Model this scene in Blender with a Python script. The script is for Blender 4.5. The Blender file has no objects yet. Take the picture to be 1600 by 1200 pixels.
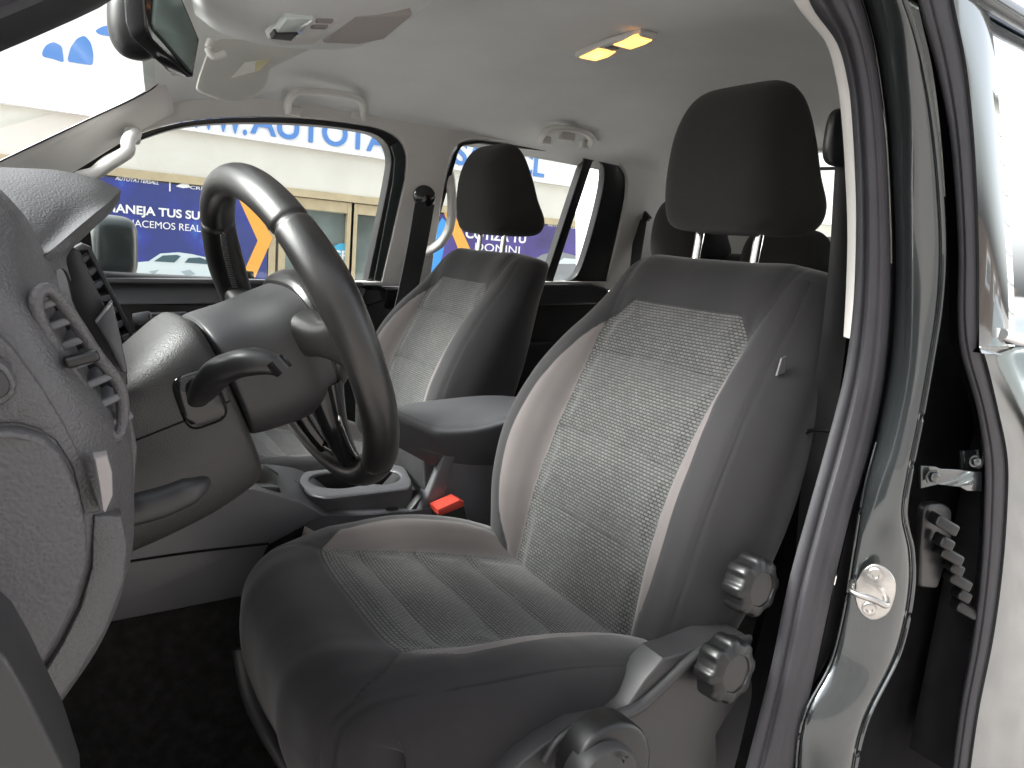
import bpy, bmesh, math, random
import numpy as np
from mathutils import Vector, Matrix
random.seed(4)
S = 1.12          # metres per layout unit
ZC = 1.50         # camera height above the pavement, layout units
scn = bpy.context.scene
col = scn.collection
# ------------------------------------------------------------------ camera
F = 1150.0
dx = np.array([1850., -50., F]); dx /= np.linalg.norm(dx)
dy = np.array([-720., -270., F]); dy -= dx * dx.dot(dy); dy /= np.linalg.norm(dy)
dz = np.cross(dx, dy)
RM = np.array([dx, dy, dz])            # rows: world X (rear), Y (passenger side), Z (up) in camera axes (right, down, forward)
cam = bpy.data.objects.new('camera', bpy.data.cameras.new('camera'))
col.objects.link(cam)
right = RM @ np.array([1, 0, 0.]); up = RM @ np.array([0, -1., 0]); back = RM @ np.array([0, 0, -1.])
cam.matrix_world = Matrix(((right[0], up[0], back[0], 0), (right[1], up[1], back[1], 0), (right[2], up[2], back[2], ZC * S), (0, 0, 0, 1)))
cam.data.sensor_width = 36.0
cam.data.lens = F / 1600.0 * 36.0
cam.data.clip_start = 0.02
cam.data.clip_end = 2000
scn.camera = cam
# ------------------------------------------------------------------ light
w = bpy.data.worlds.new('World'); scn.world = w; w.use_nodes = True
nt = w.node_tree
bg = nt.nodes['Background']
sky = nt.nodes.new('ShaderNodeTexSky'); sky.sky_type = 'NISHITA'; sky.sun_disc = False
SUN_EL, SUN_AZ = math.radians(48), math.radians(200)
sky.sun_elevation = SUN_EL
sky.air_density = 1.0; sky.dust_density = 4.0; sky.ozone_density = 1.0
hs = nt.nodes.new('ShaderNodeHueSaturation'); hs.inputs['Saturation'].default_value = 0.22
nt.links.new(sky.outputs[0], hs.inputs['Color']); nt.links.new(hs.outputs[0], bg.inputs['Color'])
bg.inputs['Strength'].default_value = 0.15
sd = Vector((-0.80, 0.20, 0.62)).normalized()      # towards the sun
sky.sun_rotation = math.atan2(sd.x, sd.y)
sky.sun_elevation = math.asin(sd.z)
sun = bpy.data.objects.new('sun', bpy.data.lights.new('sun', 'SUN')); col.objects.link(sun)
sun.data.energy = 3.4; sun.data.angle = math.radians(26); sun.data.color = (1, .985, .965)
sun.rotation_euler = sd.to_track_quat('Z', 'Y').to_euler()
scn.view_settings.view_transform = 'Standard'; scn.view_settings.look = 'None'
scn.view_settings.gamma = 1; scn.view_settings.use_curve_mapping = False
scn.view_settings.exposure = 2.08
scn.cycles.max_bounces = 14; scn.cycles.diffuse_bounces = 8; scn.cycles.transparent_max_bounces = 12

# ------------------------------------------------------------------ helpers
def P(u, v, **k):
    d = RM @ np.array([(u - 800) / F, (v - 600) / F, 1.0])
    (a, val), = k.items()
    if a == 'd': return d * val
    return d * (val / d['XYZ'.index(a)])
def PL(u, v, p0, n):
    d = RM @ np.array([(u - 800) / F, (v - 600) / F, 1.0])
    p0 = np.array(p0); n = np.array(n)
    return d * (p0.dot(n) / d.dot(n))
def A(*p): return np.array(p, float)
def W(p): return Vector((p[0] * S, p[1] * S, (p[2] + ZC) * S))

def tag(o, label=None, cat=None, group=None, kind=None):
    if label: o['label'] = label
    if cat: o['category'] = cat
    if group: o['group'] = group
    if kind: o['kind'] = kind
    return o
ORG = {}
def thing(name, loc, label, cat, group=None):
    o = bpy.data.objects.new(name, None); col.objects.link(o)
    o.location = W(loc); ORG[o] = o.location.copy(); o.empty_display_size = .05
    return tag(o, label, cat, group)
def link(name, me, mat, parent=None, smooth=True, sharp=40):
    """me in layout units around the camera; stored around its parent's origin"""
    if parent is not None: org = ORG[parent]
    else:
        n = len(me.vertices); cs = [v.co for v in me.vertices]
        c = sum(cs, Vector()) / max(1, n); z = min(v.z for v in cs)
        org = W((c.x, c.y, z))
    for v in me.vertices: v.co = W(v.co) - org
    if mat is not None:
        for m in (mat if isinstance(mat, (list, tuple)) else [mat]): me.materials.append(m)
    for p in me.polygons: p.use_smooth = smooth
    if smooth and sharp: me.set_sharp_from_angle(angle=math.radians(sharp))
    o = bpy.data.objects.new(name, me); col.objects.link(o)
    if parent is not None: o.parent = parent
    else: o.location = org
    ORG[o] = org
    return o
def pydata(vs, fs):
    me = bpy.data.meshes.new('m'); me.from_pydata([tuple(map(float, v)) for v in vs], [], fs); me.update(); return me
def cr(pts, n, closed=False):
    """Catmull-Rom resample to n points"""
    P_ = np.array(pts, float); m = len(P_)
    if m == 2 and not closed: return np.array([P_[0] + (P_[1] - P_[0]) * t for t in np.linspace(0, 1, n)])
    segs = m if closed else m - 1
    d = [max(1e-9, np.linalg.norm(P_[(i + 1) % m] - P_[i])) for i in range(segs)]
    cum = np.concatenate([[0], np.cumsum(d)]); L = cum[-1]
    out = []
    for k in range(n):
        t = L * k / (n if closed else n - 1); i = min(segs - 1, int(np.searchsorted(cum, t, 'right') - 1)); f = (t - cum[i]) / d[i]
        if closed: p0, p1, p2, p3 = P_[(i - 1) % m], P_[i], P_[(i + 1) % m], P_[(i + 2) % m]
        else: p0 = P_[i - 1] if i > 0 else 2 * P_[0] - P_[1]; p1 = P_[i]; p2 = P_[i + 1]; p3 = P_[i + 2] if i + 2 < m else 2 * P_[-1] - P_[-2]
        def kn(a, b): return max(1e-6, np.linalg.norm(a - b) ** .5)
        t0 = 0; t1 = t0 + kn(p0, p1); t2 = t1 + kn(p1, p2); t3 = t2 + kn(p2, p3); tt = t1 + (t2 - t1) * f
        A1 = (t1 - tt) / (t1 - t0) * p0 + (tt - t0) / (t1 - t0) * p1; A2 = (t2 - tt) / (t2 - t1) * p1 + (tt - t1) / (t2 - t1) * p2; A3 = (t3 - tt) / (t3 - t2) * p2 + (tt - t2) / (t3 - t2) * p3
        B1 = (t2 - tt) / (t2 - t0) * A1 + (tt - t0) / (t2 - t0) * A2; B2 = (t3 - tt) / (t3 - t1) * A2 + (tt - t1) / (t3 - t1) * A3
        out.append((t2 - tt) / (t2 - t1) * B1 + (tt - t1) / (t2 - t1) * B2)
    return np.array(out)
def crp(pts, n):
    """resample keeping the control index as the parameter"""
    P_ = np.array(pts, float); m = len(P_); out = []
    for k in range(n):
        t = (m - 1) * k / (n - 1); i = min(m - 2, int(t)); f = t - i
        p1, p2 = P_[i], P_[i + 1]; p0 = P_[i - 1] if i else 2 * p1 - p2; p3 = P_[i + 2] if i + 2 < m else 2 * p2 - p1
        out.append(.5 * ((2 * p1) + (p2 - p0) * f + (2 * p0 - 5 * p1 + 4 * p2 - p3) * f * f + (3 * p1 - p0 - 3 * p2 + p3) * f ** 3))
    return np.array(out)
def gridmesh(G, cu=False, cv=False, capu=False):
    n, m = len(G), len(G[0]); vs = [tuple(p) for r in G for p in r]; fs = []
    for i in range(n if cu else n - 1):
        for j in range(m if cv else m - 1):
            i2, j2 = (i + 1) % n, (j + 1) % m
            fs.append((i * m + j, i * m + j2, i2 * m + j2, i2 * m + j))
    if capu:
        fs.append(tuple(range(m))[::-1]); fs.append(tuple((n - 1) * m + j for j in range(m)))
    me = pydata(vs, fs)
    uv = me.uv_layers.new(name='UVMap')
    for l in me.loops:
        k = l.vertex_index; uv.data[l.index].uv = ((k % m) / m, (k // m) / n)
    return me
def fixn(me):
    bm = bmesh.new(); bm.from_mesh(me); bmesh.ops.recalc_face_normals(bm, faces=bm.faces); bm.to_mesh(me); bm.free(); return me
def patch(name, rows, mat, parent=None, nu=24, nv=24, thick=.006, off=None, bev=0):
    """a curved sheet through rows of control points, given a real thickness (pushed along off)"""
    R_ = [crp(r, nv) for r in rows]
    G = np.array(crp(np.array(R_).reshape(len(R_), -1), nu)).reshape(nu, nv, 3)
    off = np.array(off if off is not None else (0, 1, 0), float); off /= np.linalg.norm(off)
    B = G + off * thick
    n, m = nu, nv; vs = [tuple(p) for r in G for p in r] + [tuple(p) for r in B for p in r]; N = n * m; fs = []
    for i in range(n - 1):
        for j in range(m - 1):
            a, b, c_, d = i * m + j, i * m + j + 1, (i + 1) * m + j + 1, (i + 1) * m + j
            fs.append((a, b, c_, d)); fs.append((N + d, N + c_, N + b, N + a))
    ring = [j for j in range(m)] + [i * m + m - 1 for i in range(1, n)] + [(n - 1) * m + j for j in range(m - 2, -1, -1)] + [i * m for i in range(n - 2, 0, -1)]
    for k in range(len(ring)):
        a, b = ring[k], ring[(k + 1) % len(ring)]; fs.append((b, a, N + a, N + b))
    o = link(name, fixn(pydata(vs, fs)), mat, parent)
    if bev:
        b = o.modifiers.new('b', 'BEVEL'); b.width = bev * S; b.segments = 3; b.limit_method = 'ANGLE'; b.angle_limit = math.radians(50)
    return o
def band(name, left, right, mat, parent=None, bulge=0, n=60, m=7, thick=.01, off=(1, .3, 0), prof=None):
    """long strip between two 3D polylines; bulge pushes its middle towards the outside"""
    L = cr(left, n); R_ = cr(right, n); rows = []
    off = np.array(off, float); off /= np.linalg.norm(off)
    for a, b in zip(L, R_):
        r = []
        for k in range(m):
            t = k / (m - 1); h = (prof(t) if prof else math.sin(math.pi * t)) * bulge
            r.append(a + (b - a) * t - off * h)
        rows.append(r)
    G = np.array(rows); B = G[:, ::-1] + off * thick
    G2 = np.concatenate([G, B], axis=1)
    return link(name, fixn(gridmesh(G2, cv=True, capu=True)), mat, parent)
def plate(name, out, mapf, mat, parent=None, holes=(), ext=(0, 1, 0), thick=.01, bev=0, round_=0, sharp=35, sub=0):
    """flat cut-out: outline and holes in picture-plane units mapped onto a real surface, with thickness"""
    cu = bpy.data.curves.new('c', 'CURVE'); cu.dimensions = '2D'; cu.fill_mode = 'BOTH'
    for k, o in enumerate([out] + list(holes)):
        pts = np.array(o, float)
        if round_: pts = rnd(pts, round_)
        sp = cu.splines.new('POLY'); sp.points.add(len(pts) - 1)
        for i, p in enumerate(pts): sp.points[i].co = (p[0] / 100, -p[1] / 100, 0, 1)
        sp.use_cyclic_u = True
    cu.extrude = .5
    if bev: cu.bevel_depth = bev / 100; cu.bevel_resolution = 2; cu.offset = -bev / 100
    ob = bpy.data.objects.new('t', cu); col.objects.link(ob)
    me = bpy.data.meshes.new_from_object(ob.evaluated_get(bpy.context.evaluated_depsgraph_get()))
    bpy.data.objects.remove(ob); 
    ext = np.array(ext, float); ext /= np.linalg.norm(ext); H = .5 + bev / 100
    if sub:
        bm = bmesh.new(); bm.from_mesh(me); bmesh.ops.triangulate(bm, faces=bm.faces)
        for _ in range(5):
            es = [e for e in bm.edges if (e.verts[0].co.xy - e.verts[1].co.xy).length > sub / 100]
            if not es: break
            bmesh.ops.subdivide_edges(bm, edges=es, cuts=1); bmesh.ops.triangulate(bm, faces=[f for f in bm.faces if len(f.verts) > 3])
        bm.to_mesh(me); bm.free()
    bm = bmesh.new(); bm.from_mesh(me); bmesh.ops.remove_doubles(bm, verts=bm.verts, dist=1e-5); bm.to_mesh(me); bm.free()
    hb = bev / 100 * 1.0
    for v in me.vertices:
        z = v.co.z; p = np.array(mapf(v.co.x * 100, -v.co.y * 100))
        # curve +z is the near face
        if bev:
            s = np.sign(z) * ((abs(z) - .5)) / (hb)         # -1..1 within bevel
            b = BEVD if BEVD < thick / 2 else thick / 2
            dd = (thick / 2 - b) * np.sign(z) + b * s
        else: dd = thick / 2 * np.sign(z)
        v.co = p + ext * (thick / 2 - dd)
    return link(name, fixn(me), mat, parent, sharp=sharp)
BEVD = .003
def on(obj, off=.001):
    """map picture points onto the surface of an object that is already built"""
    from mathutils.bvhtree import BVHTree
    me = obj.data; o = ORG[obj]; tr = BVHTree.FromPolygons([v.co + o for v in me.vertices], [tuple(p.vertices) for p in me.polygons])
    cam0 = W((0, 0, 0))
    def f(u, v):
        d = Vector(P(u, v, d=1.0)).normalized(); h = tr.ray_cast(cam0, d)
        if h[0] is None: h = tr.find_nearest(cam0 + d * 1.3)
        p = h[0] - d * off * S; return A(p.x / S, p.y / S, p.z / S - ZC)
    return f
def so(pts, n=60):
    return [tuple(p) for p in cr(np.array(pts, float), n)]
def rnd(pts, r):
    """round the corners of a polygon (r in the outline's units)"""
    out = []; n = len(pts)
    for i in range(n):
        p0, p, p1 = pts[i - 1], pts[i], pts[(i + 1) % n]
        a = p0 - p; b = p1 - p; la, lb = np.linalg.norm(a), np.linalg.norm(b); q = min(r, la * .45, lb * .45)
        s, e = p + a / la * q, p + b / lb * q
        for t in (0, .25, .5, .75, 1): out.append((1 - t) ** 2 * s + 2 * t * (1 - t) * p + t * t * e)
    return np.array(out)
def frame_at(t, ref):
    t = t / np.linalg.norm(t); a = np.cross(ref, t); a /= np.linalg.norm(a) + 1e-12; b = np.cross(t, a); return a, b
def tube(name, pts, r, mat, parent=None, n=40, seg=16, closed=False, ref=(0, 0, 1), flat=1.0, sup=2.0, cap=True, raw=False):
    """swept tube; r number or list along the path; flat scales the second axis; sup>2 squares the section"""
    C = cr(pts, n, closed); ref = np.array(ref, float); G = []
    rr = np.interp(np.linspace(0, 1, n), np.linspace(0, 1, len(r)), r) if hasattr(r, '__len__') else [r] * n
    for i in range(n):
        t = C[(i + 1) % n] - C[i - 1] if closed else C[min(n - 1, i + 1)] - C[max(0, i - 1)]
        a, b = frame_at(t, ref); ring = []
        for k in range(seg):
            q = 2 * math.pi * k / seg; c_, s_ = math.cos(q), math.sin(q)
            e = 2 / sup; x = math.copysign(abs(c_) ** e, c_); y = math.copysign(abs(s_) ** e, s_)
            ring.append(C[i] + (a * x + b * y * flat) * rr[i])
        G.append(ring)
    me = fixn(gridmesh(G, cu=closed, cv=True, capu=(cap and not closed)))
    if raw: return me
    return link(name, me, mat, parent)
def rbox(name, c, size, mat, parent=None, axes=None, bev=.004, seg=3, taper=None):
    bm = bmesh.new(); bmesh.ops.create_cube(bm, size=1)
    ax = np.array(axes if axes is not None else np.eye(3), float); ax = np.array([a / np.linalg.norm(a) for a in ax])
    for v in bm.verts:
        q = np.array(v.co)
        s = np.array(size, float).copy()
        if taper and q[2] > 0: s[0] *= taper[0]; s[1] *= taper[1]
        v.co = np.array(c) + (q * s) @ ax
    if bev: bmesh.ops.bevel(bm, geom=list(bm.edges), offset=bev, segments=seg, affect='EDGES', profile=.5)
    bmesh.ops.recalc_face_normals(bm, faces=bm.faces)
    me = bpy.data.meshes.new('m'); bm.to_mesh(me); bm.free()
    return link(name, me, mat, parent)
def lathe(name, prof, c, axis, mat, parent=None, seg=40, lobes=0, lobe_amp=0, ref=(0, 0, 1), cap=True):
    """prof: (radius, height along axis)"""
    axis = np.array(axis, float); axis /= np.linalg.norm(axis); a, b = frame_at(axis, np.array(ref, float)); G = []
    for r, h in prof:
        ring = []
        for k in range(seg):
            q = 2 * math.pi * k / seg
            rr = r * (1 + (lobe_amp * (r / prof_max(prof)) ** 3 * (math.tanh(2.2 * math.cos(lobes * q)) * .5)) if lobes else 1)
            ring.append(np.array(c) + axis * h + (a * math.cos(q) + b * math.sin(q)) * rr)
        G.append(ring)
    return link(name, fixn(gridmesh(G, cv=True, capu=cap)), mat, parent, sharp=50)
def prof_max(p): return max(q[0] for q in p)
def superq(name, c, size, mat, parent=None, e=(.5, .5), axes=None, nu=40, nv=24, fn=None):
    ax = np.array(axes if axes is not None else np.eye(3), float); G = []
    def f(v, p): return math.copysign(abs(v) ** p, v)
    for i in range(nv):
        ph = -math.pi / 2 + math.pi * (i + .02) / (nv - 1 + .04); r = []
        for j in range(nu):
            th = 2 * math.pi * j / nu
            q = np.array([f(math.cos(ph), e[0]) * f(math.cos(th), e[1]), f(math.cos(ph), e[0]) * f(math.sin(th), e[1]), f(math.sin(ph), e[0])])
            if fn: q = fn(q)
            r.append(np.array(c) + (q * np.array(size)) @ ax)
        G.append(r)
    return link(name, fixn(gridmesh(G, cv=True, capu=True)), mat, parent, sharp=60)
def join(meshes):
    bm = bmesh.new()
    for me in meshes: bm.from_mesh(me)
    me = bpy.data.meshes.new('m'); bm.to_mesh(me); bm.free(); return me
def copy_tree(o, parent=None, dloc=None):
    c = o.copy(); col.objects.link(c); c.parent = parent
    if dloc is not None: c.location = o.location + Vector(dloc)
    for k in ('label', 'group', 'category'):
        pass
    for ch in [x for x in bpy.data.objects if x.parent == o]: copy_tree(ch, c)
    return c
def textobj(name, s, origin, xdir, ydir, size, mat, parent=None, bold=0, depth=.002, align='LEFT', squash=1.0, shear=0):
    cu = bpy.data.curves.new('t', 'FONT'); cu.body = s; cu.size = 1; cu.align_x = align; cu.offset = bold; cu.extrude = .5; cu.shear = shear
    ob = bpy.data.objects.new('t', cu); col.objects.link(ob)
    me = bpy.data.meshes.new_from_object(ob.evaluated_get(bpy.context.evaluated_depsgraph_get())); bpy.data.objects.remove(ob)
    xd = np.array(xdir, float); yd = np.array(ydir, float); xd /= np.linalg.norm(xd); yd /= np.linalg.norm(yd); nd = np.cross(xd, yd)
    for v in me.vertices:
        q = v.co; v.co = np.array(origin) + xd * q.x * size * squash + yd * q.y * size + nd * (q.z * depth)
    return link(name, me, mat, parent, smooth=False)

def textfit(name, s_, u0, u1, vb, cap, mat_, parent, y, bold=0, shear=0, depth=.004):
    """lettering on a street-side plane: its run goes from column u0 to u1, standing on height vb, cap height in metres/S"""
    o = textobj(name, s_, (0, 0, 0), (1, 0, 0), (0, 0, 1), 1, mat_, parent, bold=bold, shear=shear, depth=depth)
    vs = o.data.vertices; org = ORG[parent]
    xs = [v.co.x for v in vs]; zs_ = [v.co.z for v in vs]; x0, x1 = min(xs), max(xs); z0 = W((0, 0, 0)).z - org.z
    H = .72 * S
    a, b = P(u0, vb, Y=y)[0], P(u1, vb, Y=y)[0]; zb_ = P(u0, vb, Y=y)[2]
    o0 = W((a, y, zb_)) - org; wd = (b - a) * S
    for v in vs:
        v.co = Vector((o0.x + (v.co.x - x0) / (x1 - x0) * wd, o0.y + (v.co.y + org.y), o0.z + (v.co.z - z0) / H * cap * S))
    return o
# ------------------------------------------------------------------ materials
def mat(name, base=(.5, .5, .5), rough=.5, metal=0, spec=.5, coat=0, coat_r=.05, bump=None, emis=None, var=None, sheen=0):
    m = bpy.data.materials.new(name); m.use_nodes = True; n = m.node_tree.nodes; l = m.node_tree.links; b = n['Principled BSDF']
    b.inputs['Base Color'].default_value = (*base, 1); b.inputs['Roughness'].default_value = rough; b.inputs['Metallic'].default_value = metal
    b.inputs['Specular IOR Level'].default_value = spec; b.inputs['Coat Weight'].default_value = coat; b.inputs['Coat Roughness'].default_value = coat_r
    b.inputs['Sheen Weight'].default_value = sheen
    if emis: b.inputs['Emission Color'].default_value = (*emis[0], 1); b.inputs['Emission Strength'].default_value = emis[1]
    tc = n.new('ShaderNodeTexCoord')
    if var:   # (scale, amount): soft colour variation
        nz = n.new('ShaderNodeTexNoise'); nz.inputs['Scale'].default_value = var[0]; nz.inputs['Detail'].default_value = 5; l.new(tc.outputs['Object'], nz.inputs['Vector'])
        mr = n.new('ShaderNodeMapRange'); mr.inputs['From Min'].default_value = .3; mr.inputs['From Max'].default_value = .7; mr.inputs['To Min'].default_value = 1 - var[1]; mr.inputs['To Max'].default_value = 1 + var[1]
        l.new(nz.outputs['Fac'], mr.inputs['Value'])
        mx = n.new('ShaderNodeVectorMath'); mx.operation = 'SCALE'; mx.inputs[0].default_value = base; l.new(mr.outputs[0], mx.inputs['Scale']); l.new(mx.outputs[0], b.inputs['Base Color'])
        r2 = n.new('ShaderNodeMapRange'); r2.inputs['To Min'].default_value = rough - .06; r2.inputs['To Max'].default_value = rough + .06; l.new(nz.outputs['Fac'], r2.inputs['Value']); l.new(r2.outputs[0], b.inputs['Roughness'])
    if bump:  # (kind, scale, distance, strength)
        k, sc, dist, st = bump
        bp = n.new('ShaderNodeBump'); bp.inputs['Distance'].default_value = dist; bp.inputs['Strength'].default_value = st
        if k == 'grain':
            v1 = n.new('ShaderNodeTexVoronoi'); v1.inputs['Scale'].default_value = sc; v1.feature = 'SMOOTH_F1'
            nz = n.new('ShaderNodeTexNoise'); nz.inputs['Scale'].default_value = sc * .45; nz.inputs['Detail'].default_value = 3
            l.new(tc.outputs['Object'], nz.inputs['Vector'])
            ad = n.new('ShaderNodeVectorMath'); ad.operation = 'MULTIPLY_ADD'; ad.inputs[1].default_value = (1.2 / sc,) * 3; l.new(nz.outputs['Color'], ad.inputs[0]); l.new(tc.outputs['Object'], ad.inputs[2]); l.new(ad.outputs[0], v1.inputs['Vector'])
            m2 = n.new('ShaderNodeMath'); m2.operation = 'MULTIPLY'; l.new(v1.outputs['Distance'], m2.inputs[0]); m2.inputs[1].default_value = -1
            l.new(m2.outputs[0], bp.inputs['Height'])
        elif k == 'noise':
            nz = n.new('ShaderNodeTexNoise'); nz.inputs['Scale'].default_value = sc; nz.inputs['Detail'].default_value = 4; l.new(tc.outputs['Object'], nz.inputs['Vector']); l.new(nz.outputs['Fac'], bp.inputs['Height'])
        l.new(bp.outputs[0], b.inputs['Normal'])
    return m
M = {}
M['dash'] = mat('dash_plastic', (.066, .064, .067), .46, spec=.5, bump=('grain', 620, .0010, .6), var=(9, .1))
M['dash2'] = mat('dash_soft_plastic', (.066, .064, .067), .50, bump=('grain', 430, .0014, .7), var=(7, .12))
M['knob'] = mat('knob_plastic', (.006, .006, .0065), .38)
M['plas'] = mat('smooth_plastic', (.024, .0235, .025), .46, var=(14, .1), bump=('noise', 900, .0003, .3))
M['column'] = mat('column_plastic', (.030, .029, .029), .48, bump=('grain', 800, .0008, .6), var=(11, .12))
M['console'] = mat('console_plastic', (.085, .085, .092), .38, bump=('noise', 1200, .0003, .4), var=(8, .1))
M['blk'] = mat('black_plastic', (.012, .012, .013), .38, var=(10, .1))
M['gloss'] = mat('gloss_black', (.01, .01, .011), .12)
M['lea'] = mat('black_leather', (.010, .0095, .0095), .34, spec=.6, bump=('grain', 900, .0003, .35), var=(25, .25))
M['perf'] = mat('perforated_leather', (.016, .016, .016), .45, bump=('grain', 500, .0016, .9))
M['arm'] = mat('armrest_leatherette', (.052, .053, .057), .36, bump=('grain', 900, .0004, .4))
M['rub'] = mat('rubber_seal', (.030, .030, .035), .55, bump=('noise', 400, .0005, .5), var=(16, .15))
M['chrome'] = mat('chrome', (.8, .8, .8), .12, metal=1)
M['steel'] = mat('zinc_steel', (.5, .49, .47), .3, metal=1, bump=('noise', 200, .0004, .3), var=(60, .15))
M['head'] = mat('headliner_cloth', (.75, .755, .745), .95, spec=.15, bump=('noise', 1500, .0006, .6), var=(5, .05))
M['trim'] = mat('pillar_trim', (.64, .62, .60), .6, bump=('noise', 1200, .0003, .3), var=(6, .04))
M['visor'] = mat('visor_vinyl', (.62, .61, .57), .7, bump=('noise', 900, .0004, .3))
M['fab'] = mat('charcoal_cloth', (.022, .020, .022), .85, spec=.25, bump=('noise', 1600, .0006, .7), var=(12, .12), sheen=.25)
M['fabd'] = mat('headrest_cloth', (.019, .018, .018), .9, spec=.2, bump=('noise', 1600, .0006, .8), var=(30, .12), sheen=.1)
M['web'] = mat('belt_webbing', (.018, .018, .019), .6, bump=('noise', 1500, .0006, .5))
M['carpet'] = mat('carpet', (.026, .025, .0245), 1, spec=.1, bump=('noise', 700, .004, 1), var=(60, .35))
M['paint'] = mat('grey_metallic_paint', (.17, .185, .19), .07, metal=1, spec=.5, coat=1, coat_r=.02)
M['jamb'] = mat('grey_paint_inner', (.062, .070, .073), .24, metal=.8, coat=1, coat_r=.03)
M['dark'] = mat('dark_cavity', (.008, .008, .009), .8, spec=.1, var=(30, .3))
M['green'] = mat('tinted_frame', (.028, .036, .036), .35, coat=.4)
M['white'] = mat('white_sign', (.82, .82, .83), .55, var=(1, .02))
M['beige'] = mat('beige_render', (.66, .645, .59), .85, bump=('noise', 40, .004, .4), var=(1.2, .07))
M['wood'] = mat('pale_oak_frame', (.46, .38, .24), .5, var=(6, .1))
M['blue'] = mat('sign_blue', (.08, .22, .55), .45)
M['red'] = mat('red_button', (.42, .045, .03), .35)
M['cream'] = mat('cream_plastic', (.26, .24, .235), .5)
M['amber'] = mat('amber_lens', (.8, .35, .06), .3, emis=((1, .40, .07), 1.1))
M['lens'] = mat('clear_lens', (.62, .68, .66), .12, coat=1)
M['warn'] = mat('warning_paper', (.88, .87, .82), .6)
M['warny'] = mat('warning_yellow', (.72, .68, .38), .6)
M['ban'] = None
def glassmat(name, tint, ior=1.45, rough=0.0):
    m = bpy.data.materials.new(name); m.use_nodes = True; n = m.node_tree.nodes; l = m.node_tree.links; n.remove(n['Principled BSDF'])
    t = n.new('ShaderNodeBsdfTransparent'); t.inputs[0].default_value = (*tint, 1); g = n.new('ShaderNodeBsdfGlossy'); g.inputs['Roughness'].default_value = rough
    fr = n.new('ShaderNodeValue'); fr.outputs[0].default_value = ior; mx = n.new('ShaderNodeMixShader')
    l.new(fr.outputs[0], mx.inputs[0]); l.new(t.outputs[0], mx.inputs[1]); l.new(g.outputs[0], mx.inputs[2]); l.new(mx.outputs[0], n['Material Output'].inputs[0]); return m
M['glass'] = glassmat('window_glass', (.94, .96, .95), .03)
M['wsglass'] = glassmat('windscreen_glass', (.95, .97, .96), .02)
M['glass2'] = glassmat('mirror_dark', (.3, .36, .34), .1)
mm = mat('mirror_glass', (.16, .20, .19), .45, metal=.8); M['mirror'] = mm
M['mirror2'] = mat('side_mirror_glass', (.75, .8, .78), .02, metal=1)
M['shopglass'] = mat('shop_glass', (.17, .21, .20), .08, coat=1, var=(.8, .5))
M['asphalt'] = mat('pavement', (.27, .25, .235), .9, bump=('noise', 60, .004, .5), var=(2, .12))

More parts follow.
